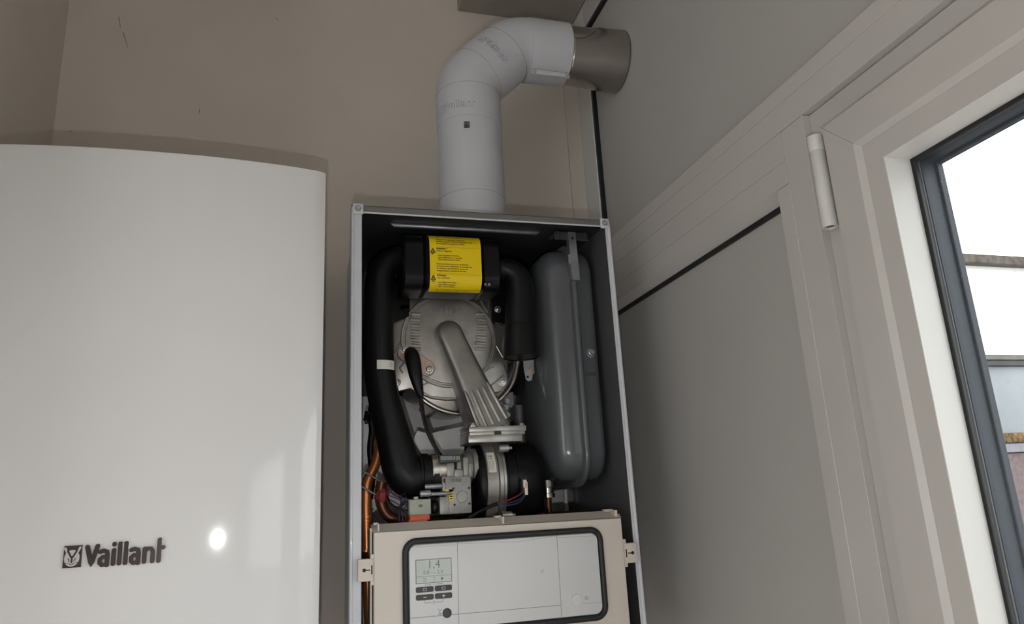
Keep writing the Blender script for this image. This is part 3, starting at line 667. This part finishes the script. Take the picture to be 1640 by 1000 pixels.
# fan
fc = P(800, 772, 'Y', -.225); fr_ = .067
m = MB(); x0 = P(802, 772, 'Y', -.24).x; x1 = P(858, 772, 'Y', -.20).x
m.lathe((x0, -.205, fc.z), (1, 0, 0), [(0, fr_*1.02), (.03, fr_*1.02), ((x1-x0)*.7, fr_*.99), ((x1-x0)*.85, fr_*.95), ((x1-x0)*.95, fr_*.86), ((x1-x0), fr_*.6)], 64)
for d_ in (.006, .022): m.lathe((x0+d_, -.205, fc.z), (1, 0, 0), [(0, fr_*1.02), (.0005, fr_*1.04), (.002, fr_*1.04), (.0025, fr_*1.02)], 64)
m.build('fan_motor', 'black_plastic', BO, 35, 'black round fan motor')
xs0 = P(779, 740, 'Y', -.275).x; xs1 = P(797, 740, 'Y', -.275).x
m = MB(); m.lathe((xs0, -.205, fc.z), (1, 0, 0), [(0, .064), (.001, .072), (xs1-xs0, .074), (xs1-xs0+.0005, .060)], 64); VO = m.build('fan_volute', 'cast_aluminium_smooth', BO, 35, 'cast aluminium fan casing')
m = MB(); m.lathe((xs1+.0006, -.205, fc.z), (1, 0, 0), [(0, .076), (.0008, .078), (.0065, .078), (.007, .076), (.0085, .0772), (.012, .0772), (.0125, .06)], 64); m.build('volute_rim', 'cast_aluminium', BO, 30)
for py in (718, 826):
    c = P(806, py, 'Y', -.278); m = MB(); m.lathe((xs1+.003, c.y+.003, c.z), (1, 0, 0), [(0, .0065), (.016, .0065), (.0165, .0055), (.0165, .003), (.022, .003)], 14); m.build('clamp_lug', 'cast_aluminium', BO)
m = MB(); xl = P(744, 745, 'Y', -.25).x
m.lathe((xl, -.235, P(758, 748, 'Y', -.26).z), (1, 0, 0), [(0, .024), (.004, .027), (.012, .027), (.013, .031), (.020, .031), (.021, .026), (xs0-xl+.002, .026)], 36); m.build('fan_inlet', 'valve_grey', BO)
m = MB(); m.lathe((xl+.012, -.205, fc.z-.002), (1, 0, 0), [(0, .052), (.006, .064), (.016, .069), (xs0-xl-.0125, .070)], 48); m.build('inlet_housing', 'black_plastic', BO)
m = MB(); c = P(791, 739, 'Y', -.28); 
zt_, zb_ = P(786, 724, 'Y', -.28).z, P(786, 757, 'Y', -.28).z
def fvol(x, z, h=0): dz = z-fc.z; R = .0733+h+.0004; return Vector((x, -.205-math.sqrt(R*R-dz*dz), z))
m.rings([[fvol(xs0+.003, zb_+(zt_-zb_)*k/8) for k in range(9)], [fvol(xs1-.003, zb_+(zt_-zb_)*k/8, .0005) for k in range(9)]], False, False, False)
TL = m.build('type_label', 'label_white', VO, 60, 'pale type label with printed code')
m = MB()
for i in range(5):
    for k in range(5):
        if (i*3+k*5+i*k) % 3: 
            x_ = xs0+.0045+i*.0017; z_ = zt_-.003-k*.0017; m.quad(fvol(x_, z_, .0009), fvol(x_+.0015, z_, .0009), fvol(x_+.0015, z_-.0015, .0009), fvol(x_, z_-.0015, .0009))
for i in range(4):
    x_ = xs0+.0045+i*.0025; m.quad(fvol(x_, zt_-.014, .0009), fvol(x_+.0006, zt_-.014, .0009), fvol(x_+.0006, zb_+.003+.003*(i % 2), .0009), fvol(x_, zb_+.003+.003*(i % 2), .0009))
m.build('label_print', 'ink_grey', TL, 0)
# --- gas valve
GY = -.292
m = MB(); fbox(m, (713, 764), (756, 822), GY, .06, .0015); fbox(m, (708, 764), (735, 790), GY+.002, .05, .001); 
for (p0, p1, y_) in (((715, 741), (729, 766), GY+.004), ((731, 738), (741, 770), GY+.010), ((741, 732), (752, 766), GY+.006), ((727, 752), (743, 766), GY+.001)): fbox(m, p0, p1, y_, .04, .003)
fbox(m, (704, 796), (720, 824), GY-.002, .03, .0015); fbox(m, (748, 742), (757, 764), GY+.012, .03, .002)
GV = m.build('gas_valve', 'valve_grey', BO, 35, 'grey metal gas valve block')
m = MB(); c = P(740, 796, 'Y', GY); r1 = rad(740, 796, GY, 9)
ringp = [c+Vector((r1*math.cos(k*.19635), 0, r1*math.sin(k*.19635))) for k in range(32)]; m.tube(ringp, .0006, 6, loop=True); m.lathe(c, (0, -1, 0), [(0, r1*.95), (.0006, r1*.93), (.0007, .001)], 32); m.build('valve_cap', 'valve_grey', GV)
for px, py, r_ in ((726, 783, .0019), (751, 782, .0019), (728, 809, .0019), (752, 807, .0019), (714, 770, .0044)):
    m = MB(); m.lathe(P(px, py, 'Y', GY), (0, -1, 0), [(-.004, r_*.95), (.0003 if r_ < .003 else -.0014, r_), (.0005 if r_ < .003 else -.0012, r_*.6)], 14); m.build('screw_hole', 'ink_black', GV)
m = MB()
for px, w_ in ((726, 2.5), (731, 1.5), (736, 3)): 
    a, b = P(px-w_, 767, 'Y', GY), P(px+w_, 772, 'Y', GY); m.box(a.x, b.x, GY-.0006, GY+.001, b.z, a.z)
m.build('cast_markings', 'ink_grey', GV, 0)
m = MB(); a, b = P(713, 784.5, 'Y', GY-.003), P(726.5, 802, 'Y', GY-.003); a2 = P(719, 790, 'Y', GY)
m.box(a2.x, b.x, GY-.0008, GY-.0002, b.z, a.z); m.box(a.x, b.x, GY-.0008, GY-.0002, P(720, 788, 'Y', GY).z, a.z); YT = m.build('yellow_tag', 'yellow_label', GV, 0, 'small yellow sticker')
m = MB(); s_ = .0001
for i in range(3): a, b = P(720.5, 791+i*3.6, 'Y', GY-.001), P(725, 792.6+i*3.6, 'Y', GY-.001); m.box(a.x, b.x, GY-.0011, GY-.0009, b.z, a.z)
m.build('tag_print', 'ink_black', YT, 0)
m = MB(); c = P(696, 753, 'Y', -.262); R1 = rad(700, 753, -.26, 23)
m.lathe(c, (1, 0, 0), [(-.006, R1*1.0), (.004, R1*1.0), (.0045, R1*1.06), (.007, R1*1.06), (.0075, R1*.97), (.013, R1*.97), (.0135, R1*1.02), (.022, R1*1.02), (.0225, R1*.8)], 36); m.build('inlet_sleeve', 'steel_bright', GV, 40, 'bright inlet sleeve')
for px0, px1, py, q in ((680, 709, 780, 4.0), (672, 690, 791.5, 5.2), (688, 722, 792, 3.2)):
    m = MB(); a, b = P(px0, py, 'Y', GY-.004), P(px1, py, 'Y', GY-.004); r_ = rad(700, py, GY, q); L = (b-a).length
    m.lathe(a, (1, 0, 0), [(0, r_*.6), (.0005, r_*.9), (.002, r_), (L-.001, r_), (L, r_*.8)], 18); m.build('test_nozzle', 'galvanised', GV)
m = MB(); fbox(m, (704, 729.5), (738, 740), GY-.004, .012, .0008); PL = m.build('plug_strip', 'button_dark', GV, 30, 'dark ribbed plug strip')
m = MB()
for i in range(13): fbox(m, (706+i*2.4, 731), (707.2+i*2.4, 737), GY-.0048, .002, 0)
m.build('plug_pins', 'galvanised', PL, 0)
m = MB(); fbox(m, (691, 802), (704, 823), GY+.006, .03, .006); m.build('actuator', 'black_plastic', GV)
# grey cap with 8 and orange connector
m = MB(); fbox(m, (655.5, 801), (690.5, 824), -.300, .028, .0012); fbox(m, (663, 796), (670, 803), -.296, .01, .0006); CG = m.build('connector_cap', 'cap_grey', BO, 30, 'grey-green connector cap marked 8')
m = MB(); c = P(673.5, 808, 'Y', -.3005); text_faces(m, '8', lambda u, v, h: Vector((c.x-v, -.3004, c.z+u-.002)), .0085, -.0025, -.003, bold=.0001); m.build('cap_number', 'ink_black', CG, 0)
m = MB(); fbox(m, (656, 824.5), (688.5, 833), -.297, .026, .001); fbox(m, (655, 833.5), (685, 852), -.300, .03, .001); fbox(m, (657, 829), (683, 834.5), -.2985, .01, .0003); m.build('connector', 'orange_plastic', BO, 30, 'orange plug connector')
# --- ignition lead and plate
IY = DP-.012
m = MB(); a, b = P(650, 566, 'Y', DP-.006), P(684, 590, 'Y', DP-.006); ra = rad(660, 570, DP, 13)
dd = (b-a).normalized(); nn = Vector((dd.z, 0, -dd.x)); out = []
ang0 = math.atan2(dd.z, dd.x)
for k in range(13): q = ang0-math.pi/2+math.pi*k/12; out.append(b+Vector((math.cos(q), 0, math.sin(q)))*ra)
for k in range(13): q = ang0+math.pi/2+math.pi*k/12; out.append(a+Vector((math.cos(q), 0, math.sin(q)))*ra)
m.prism(out, (0, .008, 0), .001, 1); IP = m.build('electrode_plate', 'copper_plate', DOOR, 35, 'coppery electrode plate')
for px, py in ((648, 560), (687, 592)):
    m = MB(); m.screw(P(px, py, 'Y', DP-.0062), (0, -1, 0), .0058, .004); m.build('plate_screw', 'screw_metal', BO)
pts = [(658, 566, -.225), (660, 572, -.240), (663, 585, -.248), (666, 603, -.252), (671, 625, -.254), (675, 636, -.255)]; pr = [11, 12.5, 12, 10.5, 7, 4]
pp = pth(pts, 0); rr = [rad(660, 590, -.25, q) for q in pr]; pp, rr = smooth_path(pp, 5, rr)
m = MB(); m.tube(pp, rr, 20); m.build('ignition_boot', 'black_rubber', BO, 60, 'black rubber ignition boot')
for dx, mm_ in ((0, 'black_rubber'), (3.5, 'black_rubber')):
    pts = [(674+dx*.5, 630), (674+dx, 650), (678+dx, 672), (685+dx, 695), (695+dx, 715), (706+dx, 732)]
    m = MB(); m.tube(smooth_path(pth(pts, -.256), 6), .0022 if dx == 0 else .0014, 10); m.build('ignition_cable', mm_, BO)
m = MB(); c = P(675, 654, 'Y', -.256); m.lathe(c, (.2, 0, -1), [(0, .003), (.0004, .0042), (.004, .0042), (.0044, .003)], 12); m.build('cable_tie', 'black_plastic', BO)
# --- pale sheet below the drum
m = MB(); m.prism(poly([(692,694),(742,683),(744,728),(706,732)], -.150), (0, .0015, 0)); m.prism(poly([(668,690),(688,696),(702,727),(690,731),(676,729),(662,706)], -.13), (0, .0015, 0)); m.build('drip_sheet', 'casing_back', BO, 0, 'pale metal sheet below the drum')
m = MB(); m.prism(poly([(744,684),(748,684),(752,712),(749,740),(744,730)], -.152), (0, .02, 0)); m.build('sheet_edge', 'black_plastic', BO, 0)
# --- expansion vessel
vx0, vxs, vx1 = .402, .4600, .5030; vy0, vy1 = -.2860, -.020; vz0, vz1 = ZC+.029, ZC+.4580
def rr_out(ins, n=14, R=.052):
    y0, y1, z0, z1 = vy0+ins, vy1-ins, vz0+ins, vz1-ins; r = max(.008, R-ins*.55); out = []
    for cy, cz, a0 in ((y0+r, z0+r, 180), (y1-r, z0+r, 270), (y1-r, z1-r, 0), (y0+r, z1-r, 90)):
        for k in range(n+1): q = math.radians(a0+90*k/n); out.append((cy+r*math.cos(q), cz+r*math.sin(q)))
    return out
m = MB()
pf = [(vx0, .100), (vx0+.0006, .066), (vx0+.003, .043), (vx0+.008, .026), (vx0+.015, .0145), (vx0+.025, .0075), (vx0+.040, .0045), (vxs-.0065, .004), (vxs-.0062, .0), (vxs+.0062, .0), (vxs+.0065, .004), (vx1-.014, .0055), (vx1-.008, .0075), (vx1-.0035, .012), (vx1-.0012, .019), (vx1-.0003, .03), (vx1, .06)]
m.rings([[Vector((x, y, z)) for y, z in rr_out(i_)] for x, i_ in pf]); VE = m.build('expansion_vessel', 'vessel_grey', BO, 50, 'flat grey steel expansion vessel')
o = rr_out(-.0012, 14); loop = [Vector((vxs, y, z)) for y, z in o]; m = MB(); m.tube(loop, .0058, 12, loop=True); m.build('seam_rim', 'vessel_grey', VE)
c = P(935, 566, 'Y', vy0+.006); m = MB(); m.lathe((vx1-.020, vy0+.008, c.z), (0, -1, 0), [(0, .0085), (.003, .0083), (.0035, .0062), (.010, .006), (.011, .0042), (.016, .004), (.0165, .002)], 18); m.build('filling_valve', 'galvanised', VE, 40, 'small capped filling valve')
m = MB(); c = P(928, 603, 'Y', vy0+.004)
text_faces(m, '5394', lambda u, v, h: Vector((c.x+.0095+u, vy0+.0034, c.z+v)), .0105, 0, 0); m.build('handwritten_number', 'ink_black', VE, 0)
m = MB(); c = P(879, 782, 'Y', -.20); c.x = .425; m.lathe((c.x, -.17, vz0+.010), (0, 0, -1), [(0, .018), (.012, .016), (.013, .011), (.022, .0105), (.023, .013), (.030, .013), (.031, .006)], 18); m.build('vessel_union', 'steel', BO)
m = MB(); m.tube(smooth_path([(c.x, -.17, vz0-.018), (c.x, -.17, vz0-.05), (c.x+.002, -.172, vz0-.09), (c.x+.004, -.175, vz0-.14)]), .0058, 14); m.build('vessel_pipe', 'copper_dull', BO)
# vessel bracket and strap
zt = bz1-.003
m = MB(); a = P(884, 386, 'Y', -.27); b = P(936, 372, 'Y', -.27); 
m.box(.428, .492, -.292, -.290, zt-.020, zt-.004, .0005, 1); m.box(.428, .492, -.292, -.255, zt-.0055, zt-.004, .0005, 1)
for x in (.434, .484): m.tube([(x, -.296, zt-.018), (x, -.296, zt-.006)], .0022, 10)
m.build('vessel_bracket', 'button_dark', BO, 30)
m = MB(); m.prism([(vxs-.0075, -.2965, zt-.006), (vxs+.0065, -.2965, zt-.006), (vxs+.0075, -.2985, zt-.098), (vxs-.0055, -.2985, zt-.098)], (0, .002, 0)); m.box(vxs-.0075, vxs-.006, -.297, -.285, zt-.096, zt-.008); m.box(vxs-.0115, vxs-.006, -.2985, -.296, zt-.068, zt-.050)
STP = m.build('vessel_strap', 'galvanised', BO, 0, 'galvanised strap holding the vessel')
m = MB(); m.lathe((vxs, -.2966, zt-.018), (0, -1, 0), [(0, .0024), (.0004, .0024), (.0005, .001)], 14); m.build('strap_hole', 'ink_black', STP)
# small galvanised bracket below the elbow
m = MB(); m.prism(poly([(838,577),(855,576),(856,598),(853,600),(852,609),(846,611),(842,607),(839,590)], -.215), (0, .0015, 0)); GB = m.build('elbow_bracket', 'galvanised', BO, 0)
m = MB(); m.screw(P(850, 592, 'Y', -.2155), (0, -1, 0), .0042, .004); m.build('bracket_screw', 'copper_plate', GB)
m = MB(); m.lathe(P(845, 604, 'Y', -.2152), (0, -1, 0), [(0, .0024), (.0004, .0024), (.0005, .001)], 14); m.build('bracket_hole', 'ink_black', GB)
# hoses behind, right of the drum
m = MB(); m.tube(smooth_path(pth([(845, 600), (850, 650), (856, 710), (862, 770), (866, 835)], -.14)), .009, 16); m.build('condensate_hose', 'black_rubber', BO)
m = MB(); m.tube(smooth_path(pth([(829, 650), (832, 690), (836, 730), (838, 760)], -.17)), .010, 16); m.build('drain_hose', 'vessel_grey', BO)
for px, py in ((812, 643), (810, 653), (813, 665)):
    m = MB(); m.lathe(P(px, py, 'Y', -.16), (0, -1, 0), [(0, .005), (.002, .005), (.002, .003), (.005, .003)], 10); m.build('terminal_screw', 'galvanised', BO)
m = MB(); m.prism(poly([(800,632),(822,628),(826,690),(806,690)], -.155), (0, .004, 0)); m.build('terminal_plate', 'casing_inner', BO, 0)
# pale pipe ends at the lower right
for px, dx in ((905, 5), (921, 4)):
    m = MB(); m.tube(pth([(px, 770), (px+3, 850)], -.05), .005, 12); m.build('pale_tube', 'casing_back', BO)
# --- copper pipes lower left
CY = -.20
m = MB(); pp, rr = smooth_path(pth([(606, 660), (608, 700), (607, 722), (601, 745), (592, 763), (587, 780), (586, 810), (587, 860), (589, 930), (592, 1000)], CY), 5, [.0085]*10); m.tube(pp, rr, 20); CP = m.build('copper_pipe', 'copper', BO, 60, 'bright copper pipe')
for py in (826, 832, 880):
    m = MB(); m.lathe(P(586.5, py, 'Y', CY), (0, 0, -1), [(0, .0086), (.0005, .0102), (.004, .0102), (.0045, .0086)], 18); m.build('pipe_joint', 'copper', CP)
m = MB(); m.tube(smooth_path(pth([(612, 772), (609, 790), (611, 808), (620, 825), (637, 834), (668, 838), (720, 838)], -.21), 5), .0092, 20); m.build('copper_pipe', 'copper_dull', BO, 60, 'dull copper bend')
m = MB(); m.tube(smooth_path(pth([(690, 834), (780, 832), (880, 828)], -.17)+[Vector((.502, -.17, P(940, 825, 'Y', -.17).z))], 5), .0085, 20); m.build('copper_pipe', 'copper_dull', BO, 60, 'brown copper pipe lying across')
m = MB(); c = P(611, 794, 'Y', -.21); pp = [c+Vector((0, 0, .010)), c+Vector((.001, 0, .004)), c+Vector((0, 0, -.004)), c+Vector((.0015, 0, -.011))]; m.tube(pp, [.0094, .0122, .0118, .0096], 9); m.build('red_tape', 'red_tape', BO, 20, 'red tape round the copper bend')
m = MB(); c = P(593, 775, 'Y', CY-.012); Mx = Matrix.Translation(c) @ Matrix.Rotation(math.radians(32), 4, 'Y')
m.box(-.017, .017, -.004, .006, .0095, .0125, .0008, 1, Mx); m.box(-.017, .017, -.004, .006, -.0125, -.0095, .0008, 1, Mx); m.box(-.0185, -.0155, -.004, .02, -.0125, .0125, .0008, 1, Mx); m.build('pipe_clip', 'casing_lip', BO, 30, 'grey pipe clip')
m = MB(); m.tube(smooth_path(pth([(597, 640), (594, 668), (596, 690), (593, 720), (596, 760), (592, 800)], -.12)), .006, 12); m.tube(smooth_path(pth([(590, 660), (588, 670), (590, 678)], -.18)), .006, 10); m.build('wiring_loom', 'black_rubber', BO)
m = MB(); a, b = P(589, 675, 'Y', -.21), P(598, 668, 'Y', -.21); m.lathe(P(587, 673, 'Y', -.21), (0, -1, .2), [(0, .005), (.004, .006), (.005, .003), (.009, .003)], 12); m.build('grommet', 'black_plastic', BO)
# --- wires
wy = -.285
WIRES = [('wire_purple', [(619, 793), (632, 797), (645, 804), (652, 812)]), ('wire_purple', [(619, 789), (635, 792), (648, 801), (655, 808)]), ('black_rubber', [(620, 798), (628, 810), (640, 812), (651, 806), (657, 802)]),
         ('black_rubber', [(621, 795), (625, 806), (636, 814), (648, 818), (655, 818)]), ('wire_purple', [(622, 800), (634, 806), (645, 814), (650, 826), (648, 842)]), ('wire_blue', [(648, 800), (642, 815), (640, 830), (643, 850)]), ('wire_purple', [(654, 806), (646, 818), (645, 834), (648, 850)]),
         ('black_rubber', [(650, 790), (641, 797), (645, 806), (652, 800), (647, 792)])]
for i, (mm_, pts) in enumerate(WIRES):
    m = MB(); m.tube(smooth_path([p+Vector((0, math.sin(k*2+i)*.004, 0)) for k, p in enumerate(pth(pts, wy+.006*(i % 3)))]), .0009 if i != 5 else .0014, 8); m.build('wire', mm_, BO)
m = MB(); m.tube(smooth_path(pth([(840, 786, -.282), (830, 794, -.288), (816, 801, -.292), (803, 806, -.296), (793, 808, -.296)], 0)), .0012, 8); m.build('wire', 'wire_red', BO, 60, 'red wire')
for d in (0, 4):
    m = MB(); m.tube(smooth_path(pth([(842, 790+d*.6, -.282), (834, 799+d, -.288), (820, 805+d, -.292), (806, 807+d*.6, -.296), (793, 809, -.296)], 0)), .0012, 8); m.build('wire', 'wire_blue', BO, 60, 'blue wire')
m = MB(); m.tube(smooth_path(pth([(797, 807, -.296), (780, 814, -.297), (762, 823, -.296), (748, 832, -.293), (735, 842, -.288)], 0)), .0028, 10); m.build('fan_cable', 'black_rubber', BO)
m = MB(); fbox(m, (835, 766), (845, 790), -.283, .010, .0006); m.build('socket_frame', 'ink_black', BO, 0)
m = MB(); fbox(m, (840, 772), (846, 793), -.286, .010, .0006); fbox(m, (838, 769), (844, 781), -.285, .008, .0006); SK = m.build('fan_plug', 'label_white', BO, 0, 'white fan plug')
m = MB(); fbox(m, (841, 774), (844, 781), -.2866, .002, 0); m.build('plug_contact', 'copper', SK, 0)
m = MB(); m.tube([P(712+36*math.cos(a_), 838+10*math.sin(a_)*-1, 'Y', -.26) for a_ in [math.pi*(.1+.8*k/14) for k in range(15)]], .0022, 8); m.build('tube_loop', 'black_plastic', BO)
# --- control box
KY = -.350
cx0, cx1, cz1, cz0 = .1000, .4838, ZC-.0285, ZC-.232
m = MB(); m.rings([[Vector((x, KY+d, z)) for x, z in ((cx0+i_, cz0+i_), (cx1-i_, cz0+i_), (cx1-i_, cz1-i_ if i_ > 0 else cz1), (cx0+i_, cz1))] for d, i_ in ((.10, 0), (.010, 0), (.0012, .0), (0, .0012))])
KB = m.build('control_box', 'panel_beige', BO, 30, 'beige control box')
m = MB(); m.prism([(cx0-.0015, KY+.0006, cz1+.0006), (cx0-.0015, KY+.034, cz1+.0112), (cx0-.0015, KY+.034, cz1+.0006)], (cx1-cx0+.003, 0, 0)); m.box(cx0-.004, cx0-.0018, KY+.012, KY+.03, cz0, cz1+.006); m.box(cx1+.0018, cx1+.003, KY+.012, KY+.03, cz0, cz1+.006); m.build('box_rim', 'panel_beige', BO, 30)
for px, wd_, py in ((604, 8, 846), (803, 11, 837), (983, 16, 828)):
    c = P(px, py, 'Y', KY+.006); h_ = wd_*.0009/2
    m = MB(); m.box(c.x-h_, c.x+h_, KY+.022, KY+.036, cz1+.0095, cz1+.0135, .0008, 1); m.box(c.x+h_*.2, c.x+h_*.8, KY+.004, KY+.030, cz1+.001, cz1+.0120, .0005, 1); m.build('latch', 'panel_beige', BO, 30)
# gasket ring
gx0, gx1, gz1, gz0 = .1440, .4445, ZC-.0435, ZC-.1700
def rr2(x0, x1, z0, z1, r, n=8):
    out = []
    for cx, cz, a0 in ((x0+r, z0+r, 180), (x1-r, z0+r, 270), (x1-r, z1-r, 0), (x0+r, z1-r, 90)):
        for k in range(n+1): q = math.radians(a0+90*k/n); out.append((cx+r*math.cos(q), cz+r*math.sin(q)))
    return out
m = MB(); m.tube([Vector((x, KY-.0020, z)) for x, z in rr2(gx0, gx1, gz0, gz1, .016)], .0046, 14, loop=True); m.build('gasket', 'rubber', KB, 60, 'black rubber seal')
m = MB(); m.prism([Vector((x, KY-.0040, z)) for x, z in rr2(gx0+.0052, gx1-.0052, gz0+.0052, gz1-.0052, .011)], (0, .0038, 0), .0012, 2); UI = m.build('control_panel', 'panel_light', BO, 35, 'pale grey control panel')
QY = KY-.0041
def seam(m, pts, w_=.0007):
    pts = [P(a, b, 'Y', QY) for a, b in pts]
    for a, b in zip(pts, pts[1:]):
        d_ = (b-a).normalized(); n_ = Vector((-d_.z, 0, d_.x))*w_/2
        m.prism([a-n_, b-n_, b+n_, a+n_], (0, .0006, 0))
m = MB(); seam(m, [(732.3, 865), (735, 1000)]); seam(m, [(891.5, 856), (900, 992)]); seam(m, [(656, 991), (734, 984)]); seam(m, [(734, 984), (898, 970)]); seam(m, [(657, 877), (731, 873)], .0003); seam(m, [(732, 871), (830, 868), (892, 859)], .0003); seam(m, [(893, 862), (962, 858)], .0003); seam(m, [(934, 967), (970, 965)], .0003)
m.build('panel_seams', 'groove_dark', UI, 0)
# display
a, b = P(666, 896.5, 'Y', QY), P(722.5, 933, 'Y', QY); zt_ = P(694, 896.5, 'Y', QY).z; zb_ = P(694, 933, 'Y', QY).z
xa, xb2 = P(666.5, 915, 'Y', QY).x, P(722.5, 915, 'Y', QY).x
m = MB(); m.box(xa-.0009, xb2+.0009, QY-.0002, QY+.001, zb_-.0009, zt_+.0009); DS = m.build('display_bezel', 'ink_grey', UI, 0)
m = MB(); m.box(xa, xb2, QY-.0006, QY+.001, zb_, zt_); DG = m.build('display', 'display_glass', UI, 0, 'greenish liquid crystal display reading 1,4')
m = MB(); W_, H_ = xb2-xa, zt_-zb_; fdp = lambda u, v, h: Vector((xa+u, QY-.0009, zb_+v))
text_faces(m, '1,4', fdp, .0160, W_*.50, H_*.62, 'CENTER', -.0001); text_faces(m, '0,8 --- 2,0', fdp, .0072, W_*.48, H_*.37, 'CENTER', -.00004)
m.quad(fdp(0, H_*.27, 0), fdp(W_, H_*.27, 0), fdp(W_, H_*.285, 0), fdp(0, H_*.285, 0)); m.quad(fdp(W_*.50, 0, 0), fdp(W_*.51, 0, 0), fdp(W_*.51, H_*.27, 0), fdp(W_*.50, H_*.27, 0))
m.bm.faces.new([m.bm.verts.new(fdp(W_*.70+q[0], H_*.05+q[1], 0)) for q in ((0, 0), (.0045, .0026), (0, .0052))])
for l in ([(W_*.19, H_*.18), (W_*.27, H_*.18), (W_*.29, H_*.13), (W_*.27, H_*.08), (W_*.19, H_*.08)],): ribbon(m, l, .0007, lambda u, v, h: fdp(u, v, 0)+Vector((0, -h, 0)), .0001, .002)
m.build('display_digits', 'digit_grey', DG, 0)
# buttons
def zat(py, px=694): return P(px, py, 'Y', QY).z
for row, (py0, py1) in enumerate(((939, 948), (951.5, 960.5))):
    for k, (p0, p1) in enumerate(((666, 694.5), (696.5, 724))):
        za, zb_ = P((p0+p1)/2, py0, 'Y', QY).z, P((p0+p1)/2, py1, 'Y', QY).z; za = zat(py0); zb_ = zat(py1)
        x_a, x_b = P(p0, 950, 'Y', QY).x, P(p1, 950, 'Y', QY).x
        m = MB(); m.prism([Vector((x, QY-.0012, z)) for x, z in rr2(x_a, x_b, zb_, za, .0022, 4)], (0, .002, 0), .0004, 1); bt = m.build('button', 'button_dark', UI, 35)
        m = MB(); xc, zc = (x_a+x_b)/2, (za+zb_)/2; fbn = lambda u, v, h: Vector((xc+u, QY-.0014-h, zc+v))
        if row == 0:
            for l in ([(-.0022,-.0016),(.0022,-.0016)], [(.0022,-.0016),(.0022,.0016)], [(.0022,.0016),(-.0022,.0016)], [(-.0022,.0016),(-.0022,-.0016)]): ribbon(m, l, .0005, fbn, .0001, .01)
        else:
            ribbon(m, [(-.002, 0), (.002, 0)], .0008, fbn, .0001, .01)
            if k: ribbon(m, [(0, -.002), (0, .002)], .0008, fbn, .0001, .01)
        m.build('button_symbol', 'label_white', bt, 0)
m = MB(); fpl = lambda u, v, h: Vector((u, QY-.0001-h, v))
def pl(*q): return [(lambda v: (v.x, v.z))(P(a, b, 'Y', QY)) for a, b in q]
for q in (((680, 937.5), (690, 936.6)), ((699, 936), (709, 935)), ((680, 962), (680, 966.5), (691, 965.5)), ((698, 965), (709, 964), (709, 959.5)), ((693, 963), (695, 965)), ((693.5, 968), (697, 963.5)), ((694.8, 935.2), (694.8, 938))): ribbon(m, pl(*q), .0006, fpl, .0001, .01)
m.build('bracket_symbols', 'ink_grey', UI, 0); m = MB()
for q in (((702, 976), (704, 980), (707, 976)), ((702.5, 987), (704, 980), (706.5, 987)), ((702, 983.5), (707, 983))): ribbon(m, pl(*q), .0006, fpl, .0001, .01)
m.build('chimney_symbol', 'ink_grey', UI, 0); m = MB()
c = P(939.5, 958.5, 'Y', QY); rp = .0024
ribbon(m, [(c.x+rp*math.sin(.5+k*.35), c.z+rp*math.cos(.5+k*.35)) for k in range(16)], .0005, fpl, .0001, .001); ribbon(m, [(c.x, c.z+.0006), (c.x, c.z+rp*1.1)], .0005, fpl, .0001, .01)
m.build('power_symbol', 'ink_grey', UI, 0)
m = MB(); c = P(716, 982.5, 'Y', QY); m.lathe(c, (0, -1, 0), [(-.001, .0066), (.0005, .0066), (.0009, .006), (.0009, .001)], 28); m.build('round_button', 'button_dark', UI, 35)
m = MB(); c = P(923, 961.5, 'Y', QY); m.lathe(c, (0, -1, 0), [(-.001, .0098), (.0003, .0098), (.0004, .0092), (-.0004, .0090), (-.0002, .0084), (.0012, .0080), (.0014, .001)], 36); m.build('power_knob', 'panel_light', UI, 30, 'round white power button')
# clips at the sides
for side, (p0, p1) in ((0, ((573, 896), (598, 932))), (1, ((1001, 870), (1021, 902)))):
    a, b = P(p0[0], (p0[1]+p1[1])/2, 'Y', KY), P(p1[0], (p0[1]+p1[1])/2, 'Y', KY); xm = (p0[0]+p1[0])/2
    za, zb_ = P(xm, p0[1], 'Y', KY).z, P(xm, p1[1], 'Y', KY).z
    m = MB(); m.box(a.x, b.x, KY-.0005, KY+.010, zb_, za, .0012, 2); xh = b.x-.004 if not side else a.x-.002
    m.box(xh, xh+.0065, KY+.002, KY+.012, zb_-.006, za+.006, .001, 1); ck = m.build('side_clip', 'panel_beige', BO, 30)
    m = MB(); xc = (a.x+b.x)/2; zc = (za+zb_)/2; s = -1 if not side else 1
    m.lathe((xc+s*.002, KY-.0004, zc), (0, -1, 0), [(0, .0026), (.0004, .0026), (.0005, .0015)], 14); m.box(min(xc+s*.002, xc-s*.006), max(xc+s*.002, xc-s*.006), KY-.0009, KY, zc-.0008, zc+.0008)
    m.box(*sorted((xc-s*.0075, xc-s*.0095)), KY-.0008, KY, zc-.006, zc+.006); m.build('keyhole', 'ink_black', ck, 0)
